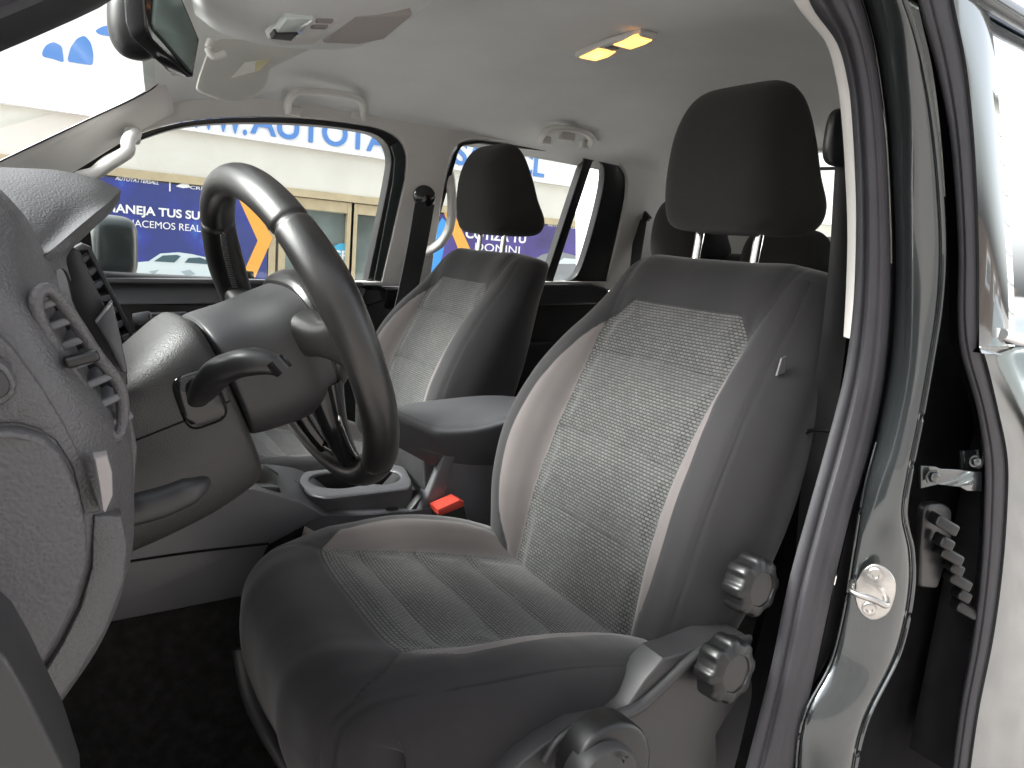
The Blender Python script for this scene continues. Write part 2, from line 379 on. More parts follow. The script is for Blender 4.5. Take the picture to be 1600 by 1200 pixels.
def seatmat(name, light):
    """cloth that changes with the sewn panels: attributes carry the distance to each panel edge and seam"""
    m = bpy.data.materials.new(name); m.use_nodes = True; n = m.node_tree.nodes; l = m.node_tree.links; b = n['Principled BSDF']
    def at(nm): a = n.new('ShaderNodeAttribute'); a.attribute_name = nm; return a.outputs['Fac']
    def mth(op, a, b_=None):
        q = n.new('ShaderNodeMath'); q.operation = op
        for i, x in enumerate((a, b_)):
            if x is None: continue
            if isinstance(x, (int, float)): q.inputs[i].default_value = x
            else: l.new(x, q.inputs[i])
        return q.outputs[0]
    def step(src, e=.0006):     # 1 inside (negative)
        q = n.new('ShaderNodeMapRange'); q.inputs['From Min'].default_value = e; q.inputs['From Max'].default_value = -e; l.new(src, q.inputs['Value']); return q.outputs[0]
    ins, tau, seam = step(at('sd_insert')), step(at('sd_panel')), at('seam')
    uv = n.new('ShaderNodeUVMap'); uv.uv_map = 'UVMap'
    br = n.new('ShaderNodeTexBrick'); l.new(uv.outputs[0], br.inputs['Vector'])
    br.offset = .5; br.inputs['Scale'].default_value = 1; br.inputs['Brick Width'].default_value = .0068; br.inputs['Row Height'].default_value = .0042
    br.inputs['Mortar Size'].default_value = .00115; br.inputs['Mortar Smooth'].default_value = .9; br.inputs['Bias'].default_value = 0
    br.inputs['Color1'].default_value = (.064, .064, .064, 1); br.inputs['Color2'].default_value = (.092, .091, .089, 1); br.inputs['Mortar'].default_value = (.009, .009, .009, 1)
    wv = n.new('ShaderNodeTexNoise'); wv.inputs['Scale'].default_value = 7; l.new(uv.outputs[0], wv.inputs['Vector']); wv.inputs['Detail'].default_value = 4
    mr = n.new('ShaderNodeMapRange'); mr.inputs['From Min'].default_value = .3; mr.inputs['From Max'].default_value = .7; mr.inputs['To Min'].default_value = .90; mr.inputs['To Max'].default_value = 1.10; l.new(wv.outputs['Fac'], mr.inputs['Value'])
    def mix(f, a, c_):
        q = n.new('ShaderNodeMix'); q.data_type = 'RGBA'; l.new(f, q.inputs[0])
        for i, x in ((6, a), (7, c_)):
            if isinstance(x, tuple): q.inputs[i].default_value = (*x, 1)
            else: l.new(x, q.inputs[i])
        return q.outputs[2]
    c1 = mix(tau, (.0155, .0145, .0158), light); c2 = mix(ins, c1, br.outputs['Color'])
    sm = n.new('ShaderNodeMapRange'); sm.inputs['From Min'].default_value = 0; sm.inputs['From Max'].default_value = .0015; sm.inputs['To Min'].default_value = .25; sm.inputs['To Max'].default_value = 1; l.new(seam, sm.inputs['Value'])
    f = mth('MULTIPLY', sm.outputs[0], mr.outputs[0])
    sc = n.new('ShaderNodeVectorMath'); sc.operation = 'SCALE'; l.new(c2, sc.inputs[0]); l.new(f, sc.inputs['Scale']); l.new(sc.outputs[0], b.inputs['Base Color'])
    b.inputs['Roughness'].default_value = .85; b.inputs['Specular IOR Level'].default_value = .2; b.inputs['Sheen Weight'].default_value = .2
    tc = n.new('ShaderNodeTexCoord'); nz = n.new('ShaderNodeTexNoise'); nz.inputs['Scale'].default_value = 1500; l.new(tc.outputs['Object'], nz.inputs['Vector'])
    h1 = mth('MULTIPLY', nz.outputs['Fac'], .15)
    inv = mth('SUBTRACT', 1.0, br.outputs['Fac']); h2 = mth('MULTIPLY', mth('MULTIPLY', inv, ins), .55); h = mth('ADD', h1, h2)
    # soft creases in the plain cloth
    cz = n.new('ShaderNodeTexNoise'); cz.inputs['Scale'].default_value = 9; cz.inputs['Distortion'].default_value = .6; l.new(tc.outputs['Object'], cz.inputs['Vector']); h3 = mth('MULTIPLY', cz.outputs['Fac'], 2.2); h = mth('ADD', h, h3)
    bp = n.new('ShaderNodeBump'); bp.inputs['Distance'].default_value = .0011; bp.inputs['Strength'].default_value = .8; l.new(h, bp.inputs['Height']); l.new(bp.outputs[0], b.inputs['Normal'])
    return m
M['seat'] = seatmat('seat_cloth', (.092, .081, .080))

# ================================================================== GROUND AND BUILDINGS
G0 = -ZC
def quad(name, pts, mat_, parent=None, kind=None, thick=0, ext=(0, 0, -1)):
    pts = [np.array(p, float) for p in pts]
    if thick:
        e = np.array(ext, float) * thick; n = len(pts); vs = pts + [p + e for p in pts]
        fs = [tuple(range(n)), tuple(range(2 * n - 1, n - 1, -1))] + [(i, (i + 1) % n, n + (i + 1) % n, n + i) for i in range(n)]
    else: vs = pts; fs = [tuple(range(len(pts)))]
    o = link(name, fixn(pydata(vs, fs)) if thick else pydata(vs, fs), mat_, parent, smooth=False)
    if kind: o['kind'] = kind
    return o
quad('ground', [(-400, -400, G0), (400, -400, G0), (400, 400, G0), (-400, 400, G0)], M['asphalt'], kind='structure')

YB = 10.0
def B(u, v, dy_=0): return P(u, v, Y=YB + dy_)
bld = thing('car_dealership', (2, YB, G0), 'pale rendered car dealership with blue lettered white fascia seen through the far windows', 'building')
def bx(name, x0, x1, z0, z1, y0, y1, m, parent=bld):
    return quad(name, [(x0, y0, z0), (x1, y0, z0), (x1, y0, z1), (x0, y0, z1)], m, parent, thick=y1 - y0, ext=(0, 1, 0))
zl = B(400, 287)[2]; zs = B(470, 231)[2]
xa = B(432, 360)[0]
bx('wall', -14, 16, zl, 5.0, YB, YB + .3, M['beige'])
bx('fascia', -14, 16, zs, zs + 1.65, YB - .12, YB - .003, M['white'])
bx('ledge', -14, 16, zl - .10, zl - .003, YB - .05, YB + .2, M['wood'])
bx('lower_wall', -14, B(150, 300)[0] - .05, G0, zl - .103, YB, YB + .3, M['beige'])
bx('shop_glazing', B(150, 300)[0], 14, G0, zl - .103, YB + .09, YB + .25, M['shopglass'])
hh = (B(360, 200)[2])
# fascia lettering: read so that the visible stretch falls above the far windows
x_w = B(388, 205)[0]
lh = .98
tx = textfit('lettering', 'AUTOTATTERSALL.CL', 391, 856, 207, .33, M['blue'], bld, YB - .135, bold=.015, depth=.02)
textfit('lettering', 'WWW.', 250, 386, 190, .33, M['blue'], bld, YB - .135, bold=.015, depth=.02)
# blue round emblem on the fascia at the left
for q in ([(66, 80), (72, 70), (84, 65), (97, 72), (100, 98), (84, 92), (66, 88)], [(105, 96), (110, 74), (120, 60), (132, 55), (142, 66), (146, 84), (145, 102)], [(148, 48), (160, 41), (180, 38), (205, 44), (200, 54), (175, 57), (155, 54)]):
    quad('emblem', [B(a, b, -.13) for a, b in rnd(np.array(q, float), 5)], M['blue'], bld, thick=.02, ext=(0, 1, 0))
# doors with pale oak frames
def door(u0, u1):
    x0, x1 = B(u0, 360)[0], B(u1, 360)[0]; z1 = zl - .11
    f = bx('door_frame', x0, x0 + .09, G0, z1, YB + .0, YB + .08, M['wood'])
    for (a, b_, c_, d) in ((x1 - .09, x1, G0, z1), (x0 + .093, x1 - .093, z1 - .14, z1), (x0 + .093, x1 - .093, G0, G0 + .25)):
        bx('door_rail', a, b_, c_, d, YB, YB + .08, M['wood'])
door(436, 552); door(548, 650); 
door(1010, 1100)
bx('door_rail', B(420, 360)[0], B(431, 360)[0], G0, zl - .11, YB - .01, YB + .09, M['wood'])
# window blind band and light things inside
bx('blind', B(450, 320)[0], B(545, 320)[0], B(450, 322)[2], zl - .26, YB + .082, YB + .087, mat('blind', (.42, .46, .38), .6))
g = B(537, 400); seg = [(g[0] + math.cos(t) * .17, YB + .06, g[2] + math.sin(t) * .17) for t in np.linspace(0, 2 * math.pi, 32)[:-1]]
stk = quad('round_sticker', seg, mat('sticker_blue', (.06, .38, .60), .5), bld, thick=.01, ext=(0, -1, 0))
textobj('sticker_text', 'GPS', (g[0], YB + .045, g[2] - .05), (1, 0, 0), (0, 0, 1), .17, M['white'], bld, bold=.03, depth=.004, align='CENTER')

def bannermat():
    m = mat('banner_print', (.05, .08, .4), .45); n = m.node_tree.nodes; l = m.node_tree.links; b = n['Principled BSDF']
    tc = n.new('ShaderNodeTexCoord'); mp = n.new('ShaderNodeMapping'); mp.inputs['Scale'].default_value = (1.2, 1, .8); l.new(tc.outputs['Object'], mp.inputs[0])
    nz = n.new('ShaderNodeTexVoronoi'); nz.inputs['Scale'].default_value = 1.9; nz.distance = 'MANHATTAN'; l.new(mp.outputs[0], nz.inputs['Vector'])
    rp = n.new('ShaderNodeValToRGB'); e = rp.color_ramp.elements; e[0].position = .15; e[0].color = (.03, .16, .55, 1); e[1].position = .8; e[1].color = (.03, .045, .20, 1)
    k = rp.color_ramp.elements.new(.42); k.color = (.035, .05, .30, 1)
    l.new(nz.outputs['Distance'], rp.inputs[0]); l.new(rp.outputs[0], b.inputs['Base Color']); return m
BM = bannermat(); MW = M['white']; MO = mat('banner_orange', (.80, .38, .06), .5); MBl = mat('banner_blue', (.05, .30, .75), .5)
def flat(name, pts, m, par, y):  # a thin printed shape
    return quad(name, [(p[0], y, p[2]) for p in pts], m, par, thick=.004, ext=(0, 1, 0))
def pxs(l): return [B(*q) for q in l]
# banner one
b1 = thing('banner', B(290, 440), 'blue printed banner reading MANEJA TUS SUENOS beside the oak framed glass doors', 'banner')
x0, x1 = B(150, 300)[0], B(418, 350)[0]
bx('sheet', x0, x1, G0 + .35, zl - .12, YB - .02, YB - .005, BM, b1)
flat('orange_stripe', pxs([(372, 310), (392, 312), (425, 372), (395, 440), (375, 470), (360, 470), (402, 376)]), MO, b1, YB - .026)
hz = B(180, 330)
textfit('slogan', 'MANEJA TUS SUEÑOS', 165, 362, 330, .098, MW, b1, YB - .03, bold=.025)
textfit('slogan', 'LO HACEMOS REALIDAD', 172, 350, 351, .085, MW, b1, YB - .03)
textfit('brand_text', 'AUTOTATTERSALL', 180, 248, 281, .045, MW, b1, YB - .03, bold=.01, shear=.3)
textfit('brand_text', 'CREDIVIP', 297, 350, 295, .04, MW, b1, YB - .03, bold=.01)
flat('divider', [B(264, 270), B(266, 270), B(266, 299), B(264, 299)], MW, b1, YB - .026)
flat('swoosh', pxs([(274, 291), (280, 288), (288, 283), (293, 286), (297, 293), (285, 294)]), MW, b1, YB - .026)
MC = mat('printed_white_car', (.62, .70, .72), .5); MCD = mat('printed_car_glass', (.05, .10, .12), .5); MG2 = mat('printed_grey', (.35, .42, .45), .5)
flat('printed_car', pxs([(186, 412), (232, 408), (250, 396), (278, 394), (300, 397), (330, 404), (341, 420), (395, 424), (400, 450), (186, 450)]), MC, b1, YB - .026)
flat('printed_car_glass', pxs([(240, 408), (254, 399), (276, 398), (282, 400), (272, 410)]), MCD, b1, YB - .032)
flat('printed_car_glass', pxs([(288, 410), (294, 403), (312, 402), (330, 409), (330, 413)]), MCD, b1, YB - .032)
for q in ([(190, 420), (212, 418), (214, 432), (190, 430)], [(232, 424), (248, 421), (240, 429)], [(282, 424), (296, 421), (305, 428), (292, 432)]):
    flat('printed_car_grille', pxs(q), MG2, b1, YB - .032)
# banner two (behind the far rear window)
b2 = thing('banner', B(850, 470), 'purple printed banner with an orange V reading COTIZA TU behind the far rear window', 'banner')
bx('sheet', B(652, 420)[0], B(1000, 420)[0], G0 + .35, zl - .12, YB - .02, YB - .005, mat('banner_purple', (.06, .04, .21), .45, var=(1.3, .5)), b2)
flat('blue_stripe', pxs([(655, 440), (665, 380), (690, 340), (700, 350), (690, 400), (665, 470)]), MBl, b2, YB - .024)
flat('orange_stripe', pxs([(688, 322), (704, 324), (734, 390), (716, 392)]), MO, b2, YB - .026)
flat('orange_stripe', pxs([(800, 470), (870, 440), (905, 430), (860, 470)]), MO, b2, YB - .026)
textfit('slogan', 'COTIZA TU', 727, 822, 371, .13, MW, b2, YB - .03, bold=.03)
textfit('slogan', 'DONINI', 742, 812, 391, .12, MW, b2, YB - .03)
textfit('brand_text', 'AUTOTATTERSALL | CREDIVIP', 856, 935, 353, .05, MW, b2, YB - .03)
flat('printed_car', pxs([(800, 425), (845, 398), (870, 392), (900, 400), (915, 420), (900, 450), (800, 450)]), mat('printed_dark_car', (.22, .23, .25), .4), b2, YB - .026)
flat('printed_car_glass', pxs([(865, 412), (880, 403), (900, 405), (902, 412)]), MC, b2, YB - .032)
# building behind the truck
b3 = thing('warehouse', (16, 4, G0), 'pale panelled warehouse behind the truck seen through the rear window', 'building')
quad('wall', [(15, -3, G0), (15, 9.5, G0), (15, 9.5, 4), (15, -3, 4)], mat('warehouse_wall', (.62, .64, .62), .7, var=(1, .08)), b3, thick=.3, ext=(1, 0, 0))
for k in range(9): quad('panel_joint', [(14.97, -3, -1 + k * .55), (14.97, 9.5, -1 + k * .55), (14.97, 9.5, -.96 + k * .55), (14.97, -3, -.96 + k * .55)], M['console'], b3, thick=.02, ext=(1, 0, 0))
quad('eave', [(14.6, -3, 4.003), (14.6, 9.5, 4.003), (15.3, 9.5, 4.003), (15.3, -3, 4.003)], M['steel'], b3, thick=.12, ext=(0, 0, 1))
# brick house on the near side: only mirrored in the paint
b4 = thing('brick_house', (14, -9, G0), 'brick house mirrored in the glossy rear door window', 'building')
brick = mat('brick', (.20, .16, .14), .9, var=(3, .2))
quad('wall', [(9, -10, G0), (24, -10, G0), (24, -10, .15), (9, -10, .15)], brick, b4, thick=.3, ext=(0, -1, 0))
for k in range(4):
    wf = quad('window', [(10 + k * 3.4, -9.99, -.7), (11.3 + k * 3.4, -9.99, -.7), (11.3 + k * 3.4, -9.99, -.1), (10 + k * 3.4, -9.99, -.1)], M['white'], b4, thick=.05, ext=(0, 1, 0))
    quad('pane', [(10.1 + k * 3.4, -9.93, -.6), (11.2 + k * 3.4, -9.93, -.6), (11.2 + k * 3.4, -9.93, -.2), (10.1 + k * 3.4, -9.93, -.2)], M['shopglass'], wf, thick=.01, ext=(0, 1, 0))

pk = thing('parked_car', (7, -2.6, G0), 'silver hatchback parked across the pavement, mirrored in the rear door paint', 'car')
side = [(0, .25), (.05, .55), (.5, .72), (1.1, .80), (1.65, 1.22), (2.6, 1.28), (3.3, 1.0), (3.55, .80), (3.6, .3), (3.3, .18), (.3, .18)]
sl3 = cr(np.array(side), 60, closed=True); G = []
for y, k in ((0, .86), (.03, .95), (.12, 1.0), (.8, 1.02), (1.38, 1.0), (1.47, .95), (1.5, .86)):
    G.append([A(5.2 + 1.8 + (x - 1.8) * k, -1.9 - y + (0 if z < .85 else .0), G0 + .05 + z * (1 if z < .8 else .97 + .03 * k)) for x, z in sl3])
link('body', fixn(gridmesh(G, cv=True, capu=True)), mat('silver_paint', (.42, .46, .45), .25, metal=.7, coat=1), pk)
for q in ([(1.25, .86), (1.72, 1.17), (2.15, 1.20), (2.15, .86)], [(2.22, .86), (2.22, 1.20), (2.6, 1.19), (3.0, .98), (3.05, .86)]):
    quad('side_window', [A(5.2 + x, -1.882, G0 + .05 + z) for x, z in q], M['shopglass'], pk, thick=.02, ext=(0, -1, 0))
for x in (.72, 2.95):
    wh = lathe('wheel', [(.30, 0), (.30, .16), (.27, .18), (.18, .18)], A(5.2 + x, -2.06, G0 + .30), (0, 1, 0), M['blk'], pk, seg=36)
    lathe('rim', [(.18, .17), (.17, .185), (.05, .17), (.001, .175)], A(5.2 + x, -2.06, G0 + .30), (0, 1, 0), M['steel'], wh, seg=24)
rbox('headlight', A(5.32, -1.93, G0 + .62), (.20, .10, .12), M['lens'], pk, bev=.03)
# ================================================================== TRUCK SHELL
trk = thing('pickup_truck', (.8, 1.05, G0), 'dark grey pickup truck shell with the driver door open, pale headliner and door seals', 'truck')
# headliner
ys = [.415, .47, .56, .75, 1.06, 1.36, 1.54, 1.64, 1.715]
zb = [.265, .285, .312, .348, .37, .352, .315, .285, .245]
xs = [.115, .150, .24, .40, .80, 1.25, 1.62, 1.78]
zo = [-.060, -.035, -.012, .0, .003, .0, -.012, -.02]
rows = [[A(x + (.05 if x < .3 else 0) * ((abs(y - 1.06) / .6) ** 2), y, z + o) for y, z in zip(ys, zb)] for x, o in zip(xs, zo)]
hl = patch('headliner', rows, M['head'], trk, nu=50, nv=60, thick=.02, off=(0, 0, 1))
for (u, v) in ((925, 68), (797, 123), (1120, 3)):
    c = P(u, v, Z=.356); lathe('clip', [(.001, -.001), (.005, -.0015), (.006, .001), (.006, .02)], c, (0, 0, 1), M['head'], hl, seg=16)
roof_rows = [[A(x + (.0), y, z) for y, z in ((.38, .29), (.44, .34), (.6, .40), (1.06, .44), (1.5, .40), (1.70, .34), (1.74, .31))] for x in (.17, .4, .9, 1.8)]
patch('roof_panel', roof_rows, M['paint'], trk, nu=10, nv=30, thick=.01, off=(0, 0, 1))

# far side plane leans inwards towards the roof
FN = A(0, 1, .33); 
def FP(off): 
    p0 = A(0, 1.80 + off, -.12)
    return lambda u, v: PL(u, v, p0, FN)
front_open = [(100, 282), (150, 241), (205, 213), (270, 192), (340, 183), (460, 183), (555, 193), (600, 202), (626, 218), (636, 242), (634, 280), (598, 452), (585, 620), (60, 620)]
rear_open = [(668, 448), (700, 262), (708, 236), (722, 221), (748, 217), (860, 230), (945, 245), (968, 254), (979, 272), (979, 305), (948, 455), (930, 640), (640, 640)]
plate('pillar_trim', [(40, 300), (250, 130), (330, 150), (600, 165), (800, 190), (1000, 225), (1100, 300), (1060, 452), (986, 452), (986, 455), (593, 447), (590, 446), (60, 446)], FP(.0), M['trim'], trk, holes=[so(front_open[:-3], 70) + [(597, 440), (98, 440)], so([(672, 440)] + rear_open[1:-3] + [(950, 440)], 70)], thick=.03, bev=2)
# headliner joint line
plate('lower_trim', [(604, 452), (700, 452), (700, 640), (585, 640)], FP(-.004), M['blk'], trk, thick=.03, bev=2)
# a pillar
Ap = patch('windscreen_pillar', [
    [P(-140, 318, Y=1.58), P(-40, 270, Y=1.59), P(60, 222, Y=1.60), P(150, 180, Y=1.61), P(235, 140, Y=1.62), P(258, 128, Y=1.62)],
    [P(-120, 330, Y=1.60), P(-20, 285, Y=1.61), P(75, 238, Y=1.62), P(165, 195, Y=1.63), P(250, 163, Y=1.65), P(268, 156, Y=1.65)],
    [P(-100, 360, Y=1.68), P(20, 322, Y=1.69), P(110, 272, Y=1.71), P(205, 214, Y=1.71), P(250, 198, Y=1.71), P(275, 190, Y=1.71)]], M['trim'], trk, nu=16, nv=30, thick=.03, off=(0, 1, .1))
band('pillar_seal', [P(-80, 290, Y=1.575), P(0, 251, Y=1.585), P(120, 194, Y=1.605), P(240, 134, Y=1.615), P(249, 122, Y=1.61), P(249, 60, Y=1.5)],
     [P(-80, 293, Y=1.575), P(0, 254, Y=1.585), P(120, 197, Y=1.605), P(242, 137, Y=1.615), P(252, 124, Y=1.61), P(252, 60, Y=1.5)], M['blk'], trk, thick=.006, off=(0, 1, 0))
# windscreen glass (real pane from header to cowl)
ws = patch('windscreen', [[A(.115, .44, .20), A(.115, 1.06, .305), A(.175, 1.62, .25)], [A(-.25, .48, .05), A(-.32, 1.06, .13), A(-.2, 1.61, .07)], [A(-.62, .46, -.12), A(-.72, 1.06, -.06), A(-.55, 1.60, -.12)]], M['wsglass'], trk, nu=14, nv=20, thick=.004, off=(-.5, 0, .8))
# near a pillar with its seal (dark bar at top left)
npil = [A(-.42, .42, -.18), A(-.20, .43, -.045), P(-40, 72, Y=.44), P(60, 30, Y=.445), P(150, -12, Y=.45), P(260, -90, Y=.455), A(.28, .46, .215)]
tube('near_windscreen_pillar', [p + A(-.016, 0, .023) for p in npil], [.026, .026, .0255, .025, .025, .025, .024], M['rub'], trk, n=50, ref=(0, 1, 0), flat=1.3, sup=2.6)
band('near_door_seal', [p + A(-.004, -.02, .0) for p in npil], [p + A(.006, .018, .006) for p in npil], M['blk'], trk, bulge=.008, thick=.01, off=(-.5, 0, .8))
# near roof rail above the opening
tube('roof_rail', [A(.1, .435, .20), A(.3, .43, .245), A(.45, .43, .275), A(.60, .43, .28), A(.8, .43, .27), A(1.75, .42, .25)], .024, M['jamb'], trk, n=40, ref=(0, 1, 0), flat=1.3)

# passenger front door
pd = rbox('passenger_door', A(.30, 1.845, -.30), (1.02, .06, .36), M['plas'], trk, bev=.01)
gl1 = [(132, 272), (160, 246), (212, 222), (275, 201), (340, 193), (455, 193), (550, 202), (588, 211), (605, 226), (611, 248), (608, 275), (574, 440), (150, 440)]
fr = plate('door_frame', so([(95, 285), (148, 244), (204, 215), (270, 194), (340, 185), (460, 185), (553, 195), (598, 204), (624, 220), (634, 243), (632, 280), (592, 470)], 70) + [(110, 470)], FP(.012), M['blk'], pd, holes=[so(gl1[:-1], 70) + [gl1[-1]]], thick=.04, bev=1.2)
plate('frame_strip', [(634, 243), (632, 280), (594, 452), (582, 452), (614, 285), (617, 248), (611, 228), (624, 220)], FP(.006), M['green'], pd, thick=.012, bev=1.5)
pn = plate('window_pane', [(120, 280), (212, 216), (340, 188), (560, 198), (615, 225), (580, 450), (110, 450)], FP(.030), M['glass'], pd, thick=.004)
# belt sill and inner panel, with recess and handle
bd = lambda u, v: P(u, v, Y=1.765)
plate('door_sill', [(120, 440), (200, 438), (400, 440), (560, 446), (572, 452), (560, 484), (380, 474), (195, 476), (120, 476)], lambda u, v: P(u, v, Y=1.765 + (485 - v) * .0008), M['console'], pd, thick=.03, bev=4)
plate('sill_highlight', [(120, 436), (200, 435), (400, 437), (565, 441), (572, 447), (400, 443), (120, 443)], lambda u, v: P(u, v, Y=1.775), M['console'], pd, thick=.025, bev=1)  # pale strip: the sky-lit edge of the sill put into colour
plate('door_card', [(120, 474), (565, 482), (600, 470), (600, 800), (120, 800)], lambda u, v: P(u, v, Y=1.80), M['plas'], pd, thick=.02)
plate('armrest', [(225, 497), (300, 500), (400, 506), (580, 530), (580, 560), (400, 560), (225, 513)], lambda u, v: P(u, v, Y=1.755), M['blk'], pd, thick=.05, bev=3)
plate('door_handle', [(255, 512), (268, 504), (272, 491), (282, 490), (292, 500), (288, 512), (262, 520)], lambda u, v: P(u, v, Y=1.74), M['console'], pd, thick=.02, bev=3)
plate('handle_bezel', [(222, 490), (292, 488), (292, 492), (222, 494)], lambda u, v: P(u, v, Y=1.745), M['console'], pd, thick=.02, bev=1)
plate('grab_bar', [(222, 512), (262, 512), (262, 519), (222, 519)], lambda u, v: P(u, v, Y=1.745), M['console'], pd, thick=.02, bev=1.5)
# rear passenger door
rd = rbox('rear_passenger_door', A(1.10, 1.85, -.40), (.60, .06, .50), M['plas'], trk, bev=.01)
ga = [(668, 440), (690, 330), (716, 240), (722, 228), (750, 224), (857, 237), (914, 248), (850, 442)]
gb = [(927, 251), (938, 254), (944, 262), (943, 290), (908, 418), (898, 434), (884, 441), (864, 442)]
plate('door_frame', [(660, 450), (702, 262), (710, 238), (723, 223), (748, 219), (860, 232), (943, 247), (966, 256), (977, 274), (977, 305), (946, 460), (660, 470)], FP(.010), M['blk'], rd, holes=[ga, so(gb, 40)], thick=.03, bev=1.2, round_=6)
plate('window_pane', [(655, 448), (705, 230), (750, 219), (860, 232), (950, 250), (905, 450)], FP(.028), M['glass'], rd, thick=.004)
plate('door_sill', [(690, 446), (860, 444), (925, 444), (952, 452), (950, 475), (690, 480)], lambda u, v: P(u, v, Y=1.775), M['plas'], rd, thick=.03, bev=4)
plate('door_card', [(640, 474), (952, 470), (990, 440), (960, 800), (640, 800)], lambda u, v: P(u, v, Y=1.80), M['blk'], rd, thick=.02)
plate('armrest', [(700, 545), (860, 535), (900, 560), (880, 590), (700, 590)], lambda u, v: P(u, v, Y=1.76), M['blk'], rd, thick=.04, bev=4)
# far side door mirror
smr = thing('door_mirror', A(-.02, 2.0, -.05), 'dark passenger side door mirror beyond the far window pane', 'mirror')
c = P(160, 385, Y=2.02)
superq('housing', c, (.055, .10, .075), M['green'], smr, e=(.45, .45), axes=((1, .25, 0), (-.25, 1, 0), (0, 0, 1)))
plate('mirror_glass', [(128, 350), (150, 340), (168, 345), (172, 385), (168, 425), (150, 438), (128, 430)], lambda u, v: P(u, v, X=.062 + c[0] - .01), M['mirror2'], smr, ext=(-1, 0, 0), thick=.005, round_=8)

# rear wall of the cab with window
rw = lambda u, v: P(u, v, X=1.75)
plate('cab_rear_wall', [(900, 120), (1500, 100), (1500, 900), (900, 900)], rw, M['trim'], trk, holes=[rnd(np.array([(1108, 247), (1350, 231), (1350, 371), (1100, 366)]), 14)], ext=(1, 0, 0), thick=.03)
plate('rear_window', [(1095, 235), (1362, 220), (1362, 380), (1090, 376)], lambda u, v: P(u, v, X=1.765), M['glass'], trk, ext=(1, 0, 0), thick=.004)
band('window_bar', [P(1100, 264, X=1.77), P(1380, 259, X=1.77)], [P(1100, 269, X=1.77), P(1380, 264, X=1.77)], M['console'], trk, n=4, thick=.01, off=(1, 0, 0))
bed = quad('bed_wall', [(1.85, .5, .03), (3.0, .5, .03), (3.0, .5, -.6), (1.85, .5, -.6)], M['paint'], trk, thick=.06, ext=(0, -1, 0))
quad('bed_wall', [(1.85, 1.6, .03), (3.0, 1.6, .03), (3.0, 1.6, -.6), (1.85, 1.6, -.6)], M['paint'], trk, thick=.06, ext=(0, 1, 0))

# floor and tunnel, bulkhead
quad('cab_floor', [(-.6, .42, -.80), (1.75, .42, -.80), (1.75, 1.83, -.80), (-.6, 1.83, -.80)], M['carpet'], trk, thick=.05)
patch('toe_board', [[A(-.08, .50, -.80), A(-.08, 1.0, -.80)], [A(-.30, .50, -.62), A(-.30, 1.0, -.62)], [A(-.42, .5, -.35), A(-.42, 1.0, -.35)], [A(-.45, .5, -.1), A(-.45, 1.0, -.1)]], M['carpet'], trk, nu=14, nv=8, thick=.02, off=(-1, 0, -1))
patch('tunnel', [[A(x, .93, -.81), A(x, .955, -.60), A(x, .965, -.486), A(x, 1.06, -.46), A(x, 1.15, -.486), A(x, 1.18, -.81)] for x in (-.40, .2, .7, 1.2)], M['carpet'], trk, nu=8, nv=24, thick=.01, off=(0, 0, -1))
quad('bulkhead', [(-.46, .45, -.8), (-.46, 1.8, -.8), (-.46, 1.8, -.08), (-.46, .45, -.08)], M['dark'], trk, thick=.03, ext=(-1, 0, 0))
quad('door_sill_panel', [(-.5, .40, -.70), (.62, .40, -.70), (.62, .40, -.92), (-.5, .40, -.92)], M['jamb'], trk, thick=.06, ext=(0, 1, 0))
quad('gap_dark_sheet', [(.80, .472, -1.05), (1.35, .472, -1.05), (1.35, .472, .10), (.80, .472, .10)], M['dark'], trk, thick=.01, ext=(0, 1, 0))  # added dark sheet: closes the bright gap behind the hinge so it reads shaded
quad('bonnet', [(-.6, .42, -.16), (-1.7, .45, -.22), (-1.7, 1.7, -.22), (-.6, 1.7, -.16)], M['paint'], trk, thick=.08, ext=(0, 0, -1))

# ---------------- near b pillar
def pl(pts, Y): 
    return [P(u, v, Y=(Y if not hasattr(Y, '__len__') else y)) for (u, v), y in zip(pts, Y if hasattr(Y, '__len__') else [Y] * len(pts))]
tl = [(1222, -40), (1240, 0), (1290, 66), (1308, 130), (1316, 200), (1321, 280), (1324, 360), (1322, 450), (1318, 526)]
tr = [(1250, -40), (1268, 0), (1309, 60), (1326, 130), (1332, 200), (1336, 280), (1338, 360), (1336, 450), (1333, 530)]
band('pillar_trim_strip', pl(tl, .47), pl(tr, .455), M['trim'], trk, bulge=.003, thick=.02, off=(1, .5, 0))
sl = [(1250, -40), (1265, 0), (1306, 60), (1325, 130), (1332, 200), (1337, 300), (1336, 420), (1331, 500), (1318, 590), (1290, 700), (1262, 800), (1232, 910), (1205, 1040), (1165, 1200), (1150, 1260)]
sr = [(1330, -40), (1345, 0), (1362, 60), (1374, 130), (1382, 200), (1388, 300), (1391, 420), (1389, 500), (1380, 590), (1358, 700), (1330, 800), (1308, 890), (1282, 1010), (1240, 1200), (1225, 1260)]
def sealprof(t): return (math.sin(math.pi * t) ** .7) - .55 * math.exp(-((t - .30) / .07) ** 2) - .25 * math.exp(-((t - .72) / .05) ** 2)
band('door_opening_seal', pl(sl, .445), pl(sr, .425), M['rub'], trk, bulge=.010, m=25, n=90, thick=.02, off=(.85, .5, 0), prof=sealprof)
gl_ = [(1333, -40), (1348, 0), (1365, 60), (1377, 130), (1385, 200), (1391, 300), (1394, 420), (1391, 500), (1382, 590), (1360, 700), (1332, 800), (1310, 890), (1284, 1010), (1245, 1190), (1230, 1260)]
gr_ = [(1338, -40), (1352, 0), (1369, 60), (1381, 130), (1390, 200), (1396, 300), (1400, 420), (1397, 500), (1388, 590), (1368, 690), (1345, 780), (1328, 880), (1310, 990), (1252, 1120), (1240, 1260)]
